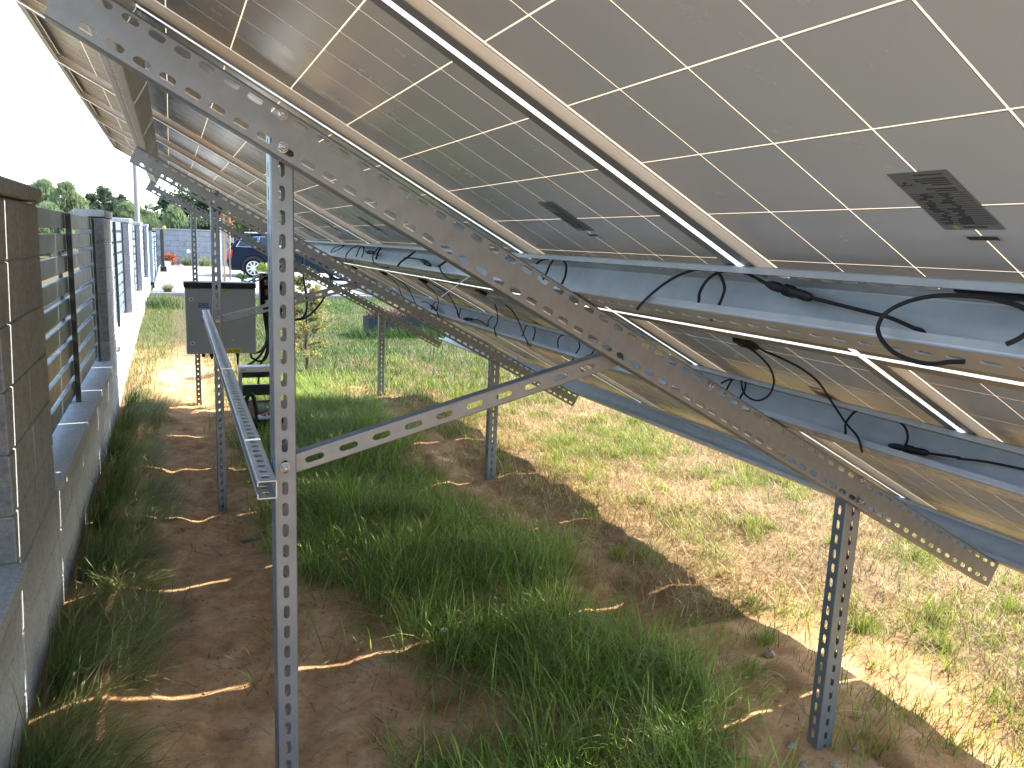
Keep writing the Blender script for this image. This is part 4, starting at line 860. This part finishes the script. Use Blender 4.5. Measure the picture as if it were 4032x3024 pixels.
def conifer(name, x, y, h, rad, label, cat='tree', group=None, tips=((.17, .22, .08), (.22, .26, .10)), inner=((.035, .07, .03), (.05, .09, .035)), nbr=90, per=26, z0=None, base=.12, nl=.16, nw=.02, upturn=.5, shape=.8, trunk=None, candle=0):
    z0 = float(terr(y)) if z0 is None else z0; o = empty(name, (x, y, z0), label, cat, group)
    mb = MB(); n = 7; mb.tube([(rng.normal(0, .01)*h*(k > 0), rng.normal(0, .01)*h*(k > 0), h*k/n-.05) for k in range(n+1)], [(trunk or .022*h)*(1-.9*k/n) for k in range(n+1)], 8); tr = mb.build('trunk', MT['bark'], o, True)
    S, Dn, C, Ln = [], [], [], []; bb = MB()
    for k in range(nbr):
        t = base+(1-base)*(k+.5)/nbr; zt = h*t; az = rng.uniform(0, 6.28); R = rad*((1-t)**shape*1.05+.06)*(rng.uniform(.45, 1.2) if candle else rng.uniform(.65, 1.12)); rise = rng.uniform(.05, .35)+upturn*t
        d = np.array([math.cos(az), math.sin(az), rise]); d /= np.linalg.norm(d); p0 = np.array([0, 0, zt])
        bb.tube([tuple(p0), tuple(p0+d*R*.95)], [.012*h/3, .003*h/3], 4, cap=False)
        m = per; u = rng.uniform(.18, 1.0, m)**(.4 if candle else .75); q = p0+d*R*u[:, None]+rng.normal(0, .045*rad, (m, 3))*(.4+u[:, None])
        q[:, 2] += .10*R*u**2
        for rep in range(7):
            dd = unit(d*.9+rng.normal(0, .75, (m, 3))+np.array([0, 0, .35])); S.append(q); Dn.append(dd); Ln.append(rng.uniform(.5, 1.2, m)*nl)
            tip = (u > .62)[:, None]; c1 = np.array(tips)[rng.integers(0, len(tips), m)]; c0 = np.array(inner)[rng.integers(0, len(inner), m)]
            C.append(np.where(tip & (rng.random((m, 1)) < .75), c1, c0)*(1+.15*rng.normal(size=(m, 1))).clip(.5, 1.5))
    if candle:
        m = 420; a = rng.uniform(0, 6.28, m); t = base+(1-base)*rng.random(m)**.8; R = rad*((1-t)**shape*1.05+.04)*rng.uniform(.75, 1.1, m); q = np.stack([R*np.cos(a), R*np.sin(a), h*t+.25*R], 1)
        for rep in range(9):
            S.append(q+rng.normal(0, .012, (m, 3))); Dn.append(unit(np.array([0, 0, 1.])+rng.normal(0, .22, (m, 3)))); Ln.append(rng.uniform(.8, 1.4, m)*candle); C.append(np.tile(np.array(tips)[-1]*1.15, (m, 1))*(1+.1*rng.normal(size=(m, 1))))
    S, Dn, C, Ln = map(np.concatenate, (S, Dn, C, Ln)); V, tri, col = needles(S, Dn, Ln, nw*rng.uniform(.6, 1.3, len(S)), C)
    link('crown', fastmesh('crown', V, np.zeros((0, 4), int), tri, col, MT['needle']), o); bb.build('branches', MT['bark'], o)
    return o
def broadleaf(name, x, y, h, rad, label, cat='tree', group=None, cols=((.04, .075, .025), (.06, .10, .03)), n=5000, z0=None, crown0=.3, ls=.12, flat=1.0, clumps=34, trunk=.05):
    z0 = float(terr(y)) if z0 is None else z0; o = empty(name, (x, y, z0), label, cat, group)
    mb = MB(); mb.tube([(0, 0, -.05), (.02, .01, h*.3), (-.02, .03, h*.6), (0, 0, h*.9)], [trunk, trunk*.8, trunk*.5, trunk*.15], 7)
    cc = []
    for k in range(clumps):
        a = rng.uniform(0, 6.28); t = rng.uniform(crown0, 1); R = rad*math.sqrt(max(.05, 1-((t-(.5+crown0/2))/(.5-crown0/2+.12))**2))*rng.uniform(.35, 1); c = (R*math.cos(a), R*math.sin(a)*flat, h*t); cc.append(c)
        mb.tube([(0, 0, h*max(.15, t-.25)), c], [trunk*.3, trunk*.08], 4, cap=False)
    mb.build('trunk', MT['bark'], o, True)
    ci = rng.integers(0, clumps, n); cr = rng.uniform(.14, .3, clumps)*rad; P = np.array(cc)[ci]+rng.normal(0, 1, (n, 3))*cr[ci][:, None]*(.8, .8, .65)
    shade = rng.uniform(.7, 1.3, clumps)[ci][:, None]; col = colmix(n, list(cols), .15)*shade
    V, q, c = leaves(P, ls, col); link('crown', fastmesh('crown', V, q, np.zeros((0, 3), int), c, MT['leaf']), o); return o
# pines beyond the fence
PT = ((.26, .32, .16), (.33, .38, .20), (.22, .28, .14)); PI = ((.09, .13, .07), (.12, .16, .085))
for x, y, h, r, l in [(-5.6, 45, 3.75, 1.5, 'bushy pale green pine, tallest one beside the nearest pillar'), (-4.55, 44, 3.65, 1.35, 'bushy pale green pine standing just past the tallest pine'), (-6.6, 46, 3.4, 1.5, 'pale pine half hidden by the nearest pillar cap'), (-4.9, 40, 2.5, 1.1, 'low young pine in front of the two bushy pines'),
                      (-3.2, 48, 3.75, 1.5, 'dark blue green pine above the second fence pillar'), (-2.5, 50, 3.4, 1.5, 'grey green pine next to the dark one, behind the third pillar'), (-1.9, 52, 3.0, 1.3, 'grey green pine behind the tall utility pole'), (-1.3, 56, 2.7, 1.3, 'small far pine just beyond the utility pole'), (-.7, 60, 2.6, 1.4, 'low far pine behind the power pylon'),
                      (-3.85, 47, 3.3, 1.3, 'pale pine filling the gap before the dark pine'), (-2.05, 47, 2.9, 1.2, 'pale pine left of the tall utility pole'), (-1.05, 50, 2.3, 1.0, 'low pale pine right of the tall utility pole'),
                      (.22, 42, 2.75, .95, 'bright young pine with upright shoots above the slate wall')]:
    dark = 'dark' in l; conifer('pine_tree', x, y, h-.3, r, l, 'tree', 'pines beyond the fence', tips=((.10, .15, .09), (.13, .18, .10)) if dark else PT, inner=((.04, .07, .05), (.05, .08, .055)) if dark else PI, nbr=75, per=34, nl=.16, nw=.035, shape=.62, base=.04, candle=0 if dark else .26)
for x, y, h, r, l, cols in [(1.0, 52, 4.0, 1.9, 'dark leafy tree behind the bright young pine', ((.035, .065, .035), (.05, .085, .045))), (2.3, 48, 3.6, 1.6, 'loose green tree showing above the far rafter', ((.07, .11, .045), (.10, .14, .06))), (3.8, 46, 3.0, 1.6, 'dark leafy bush behind the roof of the parked car', ((.05, .08, .04), (.07, .10, .05))), (1.55, 41, 2.1, .8, 'pale bush above the slate wall end', ((.12, .16, .08), (.16, .19, .10))),
                            (6.0, 50, 3.4, 2.2, 'wide green tree far behind the car bonnet', ((.05, .08, .035), (.08, .11, .05))), (9.5, 52, 3.6, 2.5, 'green tree at the far end of the yard', ((.05, .08, .035), (.08, .11, .05)))]:
    broadleaf('leafy_tree', x, y, h, r, l, 'tree', 'leafy trees behind the drive', cols, 9000, ls=.20, crown0=.12)
n = 9000; P = np.stack([rng.uniform(-60, 70, n), rng.uniform(62, 75, n), np.zeros(n)], 1); P[:, 2] = rng.uniform(0, 1, n)**.8*(2.3+1.6*vnoise(P[:, 0], P[:, 1]*0, 5)+.5*vnoise(P[:, 0]+5, P[:, 1]*0, 1.3))+.3
V, q, c = leaves(P, .75, colmix(n, [(.07, .10, .055), (.09, .12, .07), (.055, .085, .05)])); tag(link('treeline', fastmesh('treeline', V, q, np.zeros((0, 3), int), c, MT['leaf'])), 'far hazy line of trees on the horizon', 'trees', kind='stuff')
# staked sapling with rust coloured leaves, white post
ss = broadleaf('staked_sapling', 1.62, 25.1, 2.55, .42, 'staked young tree with rust brown leaves in front of the car', 'tree', None, ((.30, .11, .03), (.38, .16, .05), (.16, .10, .04)), 420, crown0=.62, ls=.09, clumps=12, trunk=.018)
for i, x in enumerate((-.16, .0)):
    mb = MB(); mb.tube([(x, .03*i, -.05), (x+.01, .03*i, 1.2), (x+.03, .03*i, 2.35)], [.036-.008*i, .034-.008*i, .03-.008*i], 8); mb.build('stake', MT['timber'], ss, True)
mb = MB(); mb.bbox(1.345, 1.40, 25.1, 25.15, .2, 2.15, .006); tag(mb.build('white_post', MT['white']), 'slim white post beside the timber tree stakes', 'post')
# poles
mb = MB(); mb.tube([(-1.02, 30, .2), (-1.02, 30, 3.2), (-1.0, 30, 6.6)], [.085, .08, .065], 10); tag(mb.build('utility_pole', MT['pole'], None, True), 'tall plain utility pole rising behind the fence', 'pole')
ap = empty('power_pylon', (-1.65, 90, .4), 'far A-shaped power pole with insulators above the gate', 'pole'); mb = MB()
for s in (-1, 1): mb.tube([(s*.62, 0, -.2), (s*.07, 0, 4.3)], [.05, .04], 6)
mb.build('legs', MT['pole'], ap); mb = MB(); mb.tube([(-.62, 0, 3.75), (.62, 0, 3.75)], .03, 6); mb.build('crossarm', MT['pole'], ap); mb = MB(); mb.tube([(0, 0, 4.2), (0, 0, 5.0)], .03, 6); mb.build('mast_top', MT['pole'], ap)
for x, z in ((-.6, 3.78), (-.42, 3.78), (.42, 3.78), (.6, 3.78), (-.12, 4.95), (.12, 4.95)):
    mb = MB(); mb.lathe((x, 0, z), [(.02, 0), (.05, .04), (.035, .12), (.05, .16), (0, .22)], 8); mb.build('insulator', MT['midgrey'], ap)
for x, y, h, l in ((-1.0, 60, 2.85, 'thin light grey post left of the bright young pine'), (-.8, 92, 5.0, 'slender far pole beside the A-shaped power pole')):
    mb = MB(); mb.tube([(x, y, .2), (x, y, h)], .05 if y < 80 else .06, 7)
    if y > 80: mb.tube([(x-.5, y, h-.3), (x+.5, y, h-.3)], .03, 6)
    tag(mb.build('far_pole', MT['pole']), l, 'pole')
# flowers, stones and grasses in front of the slate wall
pt = empty('flower_pot', (-.13, 34.5, .3), 'white square pot with red and orange flowers by the slate wall', 'flower pot'); mb = MB(); mb.add([(-.10, -.10, 0), (.10, -.10, 0), (.10, .10, 0), (-.10, .10, 0), (-.13, -.13, .24), (.13, -.13, .24), (.13, .13, .24), (-.13, .13, .24)], [(0, 1, 5, 4), (1, 2, 6, 5), (2, 3, 7, 6), (3, 0, 4, 7), (4, 5, 6, 7)]); mb.build('pot', MT['white'], pt)
n = 900; P = rng.normal(0, 1, (n, 3))*(.15, .10, .09)+(.06, 0, .36); V, q, c = leaves(P, .055, colmix(n, [(.55, .05, .04), (.60, .12, .05), (.62, .10, .09), (.10, .16, .05), (.08, .13, .04)], .1), asp=.8); link('blossoms', fastmesh('blossoms', V, q, np.zeros((0, 3), int), c, MT['leaf']), pt)
for x, y, r, l in ((.14, 34.8, .10, 'small reddish boulder next to the flower pot'), (.33, 34.8, .13, 'larger reddish boulder in front of the slate wall'), (.40, 34.9, .09, 'reddish stone lying behind the larger boulder')):
    o = stone(x, y, r, 'boulder'); o.data.materials.clear(); o.data.materials.append(MT['stone']); tag(o, l, 'stone', 'stones by the slate wall')
def clump(name, x, y, nb, ln, label, cols, lean=(.05, .7), wd=(.006, .012), spread=.06, droop=.3, cat='grass', z=None, group=None, mat='grass'):
    p = np.stack([x+rng.normal(0, spread, nb), y+rng.normal(0, spread, nb)], 1); zz = np.full(nb, float(terr(y)) if z is None else z)
    me = ribbons(name, p, rng.uniform(.55, 1, nb)*ln, rng.uniform(*wd, nb), rng.uniform(0, 6.28, nb), rng.uniform(*lean, nb), colmix(nb, cols), MT[mat], droop=rng.uniform(droop*.5, droop*1.5, nb), seg=4, base_z=zz)
    return tag(link(name, me), label, cat, group)
clump('ornamental_grass', .62, 35.2, 260, .62, 'green ornamental grass with white plume before the slate wall', [(.12, .17, .07), (.18, .22, .09)], spread=.08, wd=(.012, .02))
clump('ornamental_grass', 1.32, 35.0, 300, .66, 'pale green ornamental grass at the end of the slate wall', [(.18, .22, .09), (.24, .26, .12)], spread=.11, wd=(.012, .02))
clump('ornamental_grass', -.05, 35.3, 120, .60, 'thin brownish grass behind the flower pot', [(.16, .14, .08), (.12, .14, .07)], spread=.1, wd=(.010, .016))
mb = MB(); mb.lathe((.66, 35.15, 0), [(0, .84), (.05, .86), (.07, .92), (.05, .98), (0, 1.0)], 10); tag(mb.build('white_flower', MT['white'], None, True), 'round white flower head among the ornamental grass', 'flower')
clump('arching_grass', -.1, 20.35, 420, .62, 'grass clump arching to both sides behind the kerb', [(.15, .18, .09), (.22, .24, .13), (.28, .27, .16)], lean=(.15, .8), spread=.035, wd=(.004, .008), droop=.65, z=.235)
tuftp = clump('shade_clump', -.28, 17.0, 500, .42, 'dark tall grass patch by the far white wall', [(.05, .09, .03), (.07, .12, .035)], spread=.2, wd=(.006, .012)); tuftp['kind'] = 'stuff'
broadleaf('round_shrub', 2.5, 24.0, .62, .20, 'small round yellow green shrub in front of the car', 'shrub', None, ((.20, .24, .05), (.28, .30, .07)), 1400, crown0=.35, ls=.06, clumps=26, trunk=.015)
broadleaf('low_shrub', 1.9, 24.4, .28, .16, 'low dark green shrub in the white gravel', 'shrub', None, ((.05, .09, .03), (.07, .11, .04)), 500, crown0=.2, ls=.06, clumps=12, trunk=.01)
# planter boxes with reddish grasses
PLB = []
for i, x0 in enumerate((2.95, 4.17)):
    p = empty('planter_box', (x0, 12.6, .12), ('long anthracite planter box on the lawn, the one with its end showing', 'second anthracite planter box continuing behind the middle rafter')[i], 'planter', 'planter boxes on the lawn'); mb = MB()
    T8 = Matrix.Translation((-x0, -12.6, -.12)); mb.bbox(x0, x0+1.21, 12.6, 12.62, .10, .43, .003); mb.bbox(x0, x0+1.21, 13.0, 13.02, .10, .43, .003); mb.bbox(x0, x0+.02, 12.6205, 12.9995, .10, .43, .003); mb.bbox(x0+1.19, x0+1.21, 12.6205, 12.9995, .10, .43, .003); o = mb.build('box', MT['planter'], p); o.matrix_local = T8
    mb = MB(); mb.box(x0+.0205, x0+1.1895, 12.6205, 12.9995, .2, .40); o = mb.build('soil', MT['mulch'], p); o.matrix_local = T8
for i, x in enumerate((3.12, 3.45, 3.78, 4.1, 4.45, 4.8)):
    clump('fountain_grass', x, 12.8, 330, .46, ('reddish fountain grass at the near end of the planter', 'reddish fountain grass second from the planter end', 'reddish brown fountain grass third from the planter end', 'brown fountain grass fourth from the planter end', 'pale fountain grass fifth from the planter end', 'last fountain grass of the planter row')[i], [(.16, .07, .05), (.24, .12, .08), (.30, .22, .15), (.50, .44, .38), (.10, .06, .04)], lean=(.1, .9), spread=.07, wd=(.004, .009), droop=.5, z=.40, group='grasses in the planters', mat='straw')
n = 1600; p = np.stack([rng.uniform(2.6, 4.6, n), rng.normal(12.45, .12, n)], 1); G('planter_foot_grass', 'longer green grass at the foot of the planter boxes', p, rng.uniform(.12, .3, n), rng.uniform(.005, .01, n), rng.uniform(0, 6.28, n), rng.uniform(.1, .7, n), colmix(n, [(.05, .10, .025), (.07, .13, .035)]), MT['grass'], droop=.3)
# golden spruce sapling
conifer('golden_spruce', 1.50, 9.77, 1.22, .40, 'young golden tipped spruce on the lawn behind the near post', 'tree', None, tips=((.46, .42, .14), (.56, .50, .22), (.36, .36, .12)), inner=((.14, .14, .05), (.22, .18, .08)), nbr=60, per=24, z0=.04, base=.14, nl=.05, nw=.011, upturn=.25, shape=.55, trunk=.026)
n = 900; p = np.stack([rng.normal(1.3, .5, n), rng.normal(9.0, .35, n)], 1); G('spruce_foot_grass', 'dense green grass around the golden spruce', p, rng.uniform(.1, .24, n), rng.uniform(.004, .008, n), rng.uniform(0, 6.28, n), rng.uniform(.1, .9, n), colmix(n, GREEN), MT['grass'], droop=.35)
# dry field and pale gable seen between the posts, left of the car
mb = MB(); mb.quad([(2.4, 38, .305), (14, 38, .305), (14, 60, .34), (2.4, 60, .34)]); tag(mb.build('dry_field', pm('dry_field', (.46, .36, .22), (.36, .29, .17), 4, .95)), kind='structure')
# ---------------------------------------------------------------- parked estate car
def car():
    # local: x forward, y to the car's left, z up, origin below the rear axle
    h = math.atan2(-1.0, 2.62); o = empty('parked_car', Matrix.Translation((2.76, 28.05, .30)) @ Matrix.Rotation(math.radians(-17), 4, 'Z'), 'dark blue estate car with silver wheels parked behind the array', 'car')
    WB, R = 2.76, .315
    prof = [(-.84, .30), (-.88, .52), (-.84, .66), (-.815, .88), (-.74, .985), (-.50, 1.345), (-.32, 1.425), (.3, 1.46), (1.05, 1.45), (1.55, 1.36), (2.28, .985), (2.5, .955), (3.25, .86), (3.55, .75), (3.68, .60), (3.70, .35), (3.55, .22), (-.72, .22)]
    hw = lambda z: .885 if z < .9 else .885-.30*((z-.9)/.56)**1.15       # tumblehome
    def width(z, x): return hw(z)*(1-.10*max(0, (x-2.7)/1.0)**2-.06*max(0, (-x-.4)/.6)**2)
    seg = spline([(x, 0, z) for x, z in prof[:16]], 3); pts = [(p[0], p[2]) for p in seg]+[(3.55, .22), (-.72, .22)]
    mb = MB(); n = len(pts)
    def ring(f, dw=0): return [(x, f*(width(z, x)-dw), z) for x, z in pts]
    # two chamfered sides
    inner = [(x, z) for x, z in pts]; cx, cz = 1.3, .75
    L1 = ring(1); L0 = [(cx+(x-cx)*.985, (width(z, x)-.0)*1.0, cz+(z-cz)*.97) for x, z in pts]
    sec = []
    for y_, sc_ in ((-1, .955), (-.985, .985), (-.93, 1), (.93, 1), (.985, .985), (1, .955)):
        sec.append([(cx+(x-cx)*(1-(1-sc_)*.5), y_*width(z, x), cz+(z-cz)*sc_) for x, z in pts])
    for s in sec: mb.v += s
    for k in range(len(sec)-1):
        for i in range(n):
            j = (i+1) % n; mb.f.append((k*n+i, k*n+j, (k+1)*n+j, (k+1)*n+i)); mb.m.append(0)
    mb.f.append(tuple(range(n))); mb.m.append(0); mb.f.append(tuple((len(sec)-1)*n+i for i in reversed(range(n)))); mb.m.append(0)
    mb.build('body', MT['carpaint'], o, True)
    for sy in (-1, 1):
        def side(poly, name, mat, off=.004, par=None):
            m2 = MB(); v = [(x, sy*(width(z, x)+off), z) for x, z in poly]; v2 = [(x, sy*(width(z, x)-.02), z) for x, z in poly]; k = len(v); m2.add(v+v2, [tuple(range(k)), tuple(reversed(range(k, 2*k)))]+[(i, (i+1) % k, k+(i+1) % k, k+i) for i in range(k)]); return m2.build(name, mat, par or o)
        side([(-.58, .995), (-.42, 1.29), (.12, 1.36), (.12, .995)], 'window_trim', MT['chrome'], .003); side([(.14, .995), (.14, 1.362), (1.00, 1.362), (1.10, .995)], 'window_trim', MT['chrome'], .003); side([(1.12, .995), (1.02, 1.362), (1.42, 1.30), (2.02, .995)], 'window_trim', MT['chrome'], .003)
        side([(-.52, 1.015), (-.40, 1.27), (.10, 1.338), (.10, 1.015)], 'window', MT['carglass'], .006); side([(.17, 1.015), (.17, 1.34), (.985, 1.34), (1.075, 1.015)], 'window', MT['carglass'], .006); side([(1.15, 1.015), (1.045, 1.34), (1.41, 1.28), (1.93, 1.015)], 'window', MT['carglass'], .006)
        side([(-.865, .60), (-.815, .905), (-.66, .90), (-.70, .62)], 'tail_lamp', MT['tail'], .006); side([(3.25, .68), (3.28, .78), (3.58, .66), (3.60, .58)], 'headlamp', MT['lightgrey'], .006)
        side([(-.80, .235), (-.80, .30), (3.5, .30), (3.5, .235)], 'sill_trim', MT['darktrim'], .008)
        for xd in (.13, 1.10): side([(xd, .32), (xd+.006, .32), (xd+.006, .985), (xd, .985)], 'door_gap', MT['darktrim'], .002)
        for xd in (.25, 1.22): side([(xd, .86), (xd, .89), (xd+.2, .89), (xd+.2, .86)], 'door_handle', MT['carpaint'], .03)
        m2 = MB(); m2.tube([(-.35, sy*.60, 1.47), (.4, sy*.615, 1.50), (1.1, sy*.60, 1.475)], .014, 6); m2.build('roof_rail', MT['chrome'], o)
        for wx in (0, WB):
            yy = sy*.80
            m2 = MB(); arch = [(wx+.40*math.cos(a), sy*(width(.6, wx)+.010), R+.01+.40*math.sin(a)) for a in np.linspace(-.35, math.pi+.35, 18)]; m2.tube(arch, .022, 6); m2.build('wheel_arch', MT['carpaint'], o, True)
            m2 = MB(); m2.cyl((wx, sy*.80, R+.015), (0, 1, 0), .385, .21, 24); m2.build('wheel_well', MT['darktrim'], o)
            w = MB(); w.lathe((0, 0, 0), [(.238, -.10), (.30, -.105), (R-.008, -.09), (R, -.06), (R, .06), (R-.008, .09), (.30, .105), (.238, .10)], 28, ax='y'); we = w.build('wheel', MT['tyre'], o, True); we.location = (wx, yy+sy*.02, R)
            rm = MB(); rm.lathe((0, 0, 0), [(.204, -.085), (.210, -.10), (.236, -.102), (.236, .102), (.210, .10), (.204, .085)], 28, ax='y'); rm.cyl((0, sy*.085, 0), (0, 1, 0), .05, .03, 14)
            for k in range(9):
                a = 2*math.pi*k/9; M = Matrix.Rotation(-a, 4, 'Y'); rm.box(.03, .215, sy*.085-.012, sy*.085+.012, -.024, .024, 0, M)
            rm.build('rim', MT['rim'], we)
            hb = MB(); hb.cyl((0, sy*.04, 0), (0, 1, 0), .20, .02, 20); hb.build('brake_disc', MT['darktrim'], we)
    m2 = MB(); m2.quad([(-.775, -.60, .97), (-.775, .60, .97), (-.535, .52, 1.325), (-.535, -.52, 1.325)]); m2.v = [(x-.012, y, z+.006) for x, y, z in m2.v]; m2.build('rear_window', MT['carglass'], o)
    m2 = MB(); m2.quad([(1.60, -.52, 1.345), (1.60, .52, 1.345), (2.24, .66, 1.01), (2.24, -.66, 1.01)]); m2.v = [(x+.012, y, z+.012) for x, y, z in m2.v]; m2.build('windscreen', MT['carglass'], o)
    m2 = MB(); m2.bbox(-.905, -.85, -.26, .26, .62, .74, .004); m2.build('number_plate', MT['white'], o)
    for sy in (-1, 1):
        m2 = MB(); m2.bbox(1.72, 1.86, sy*.97-.09, sy*.97+.09, .98, 1.10, .03); m2.build('mirror', MT['carpaint'], o)
car()
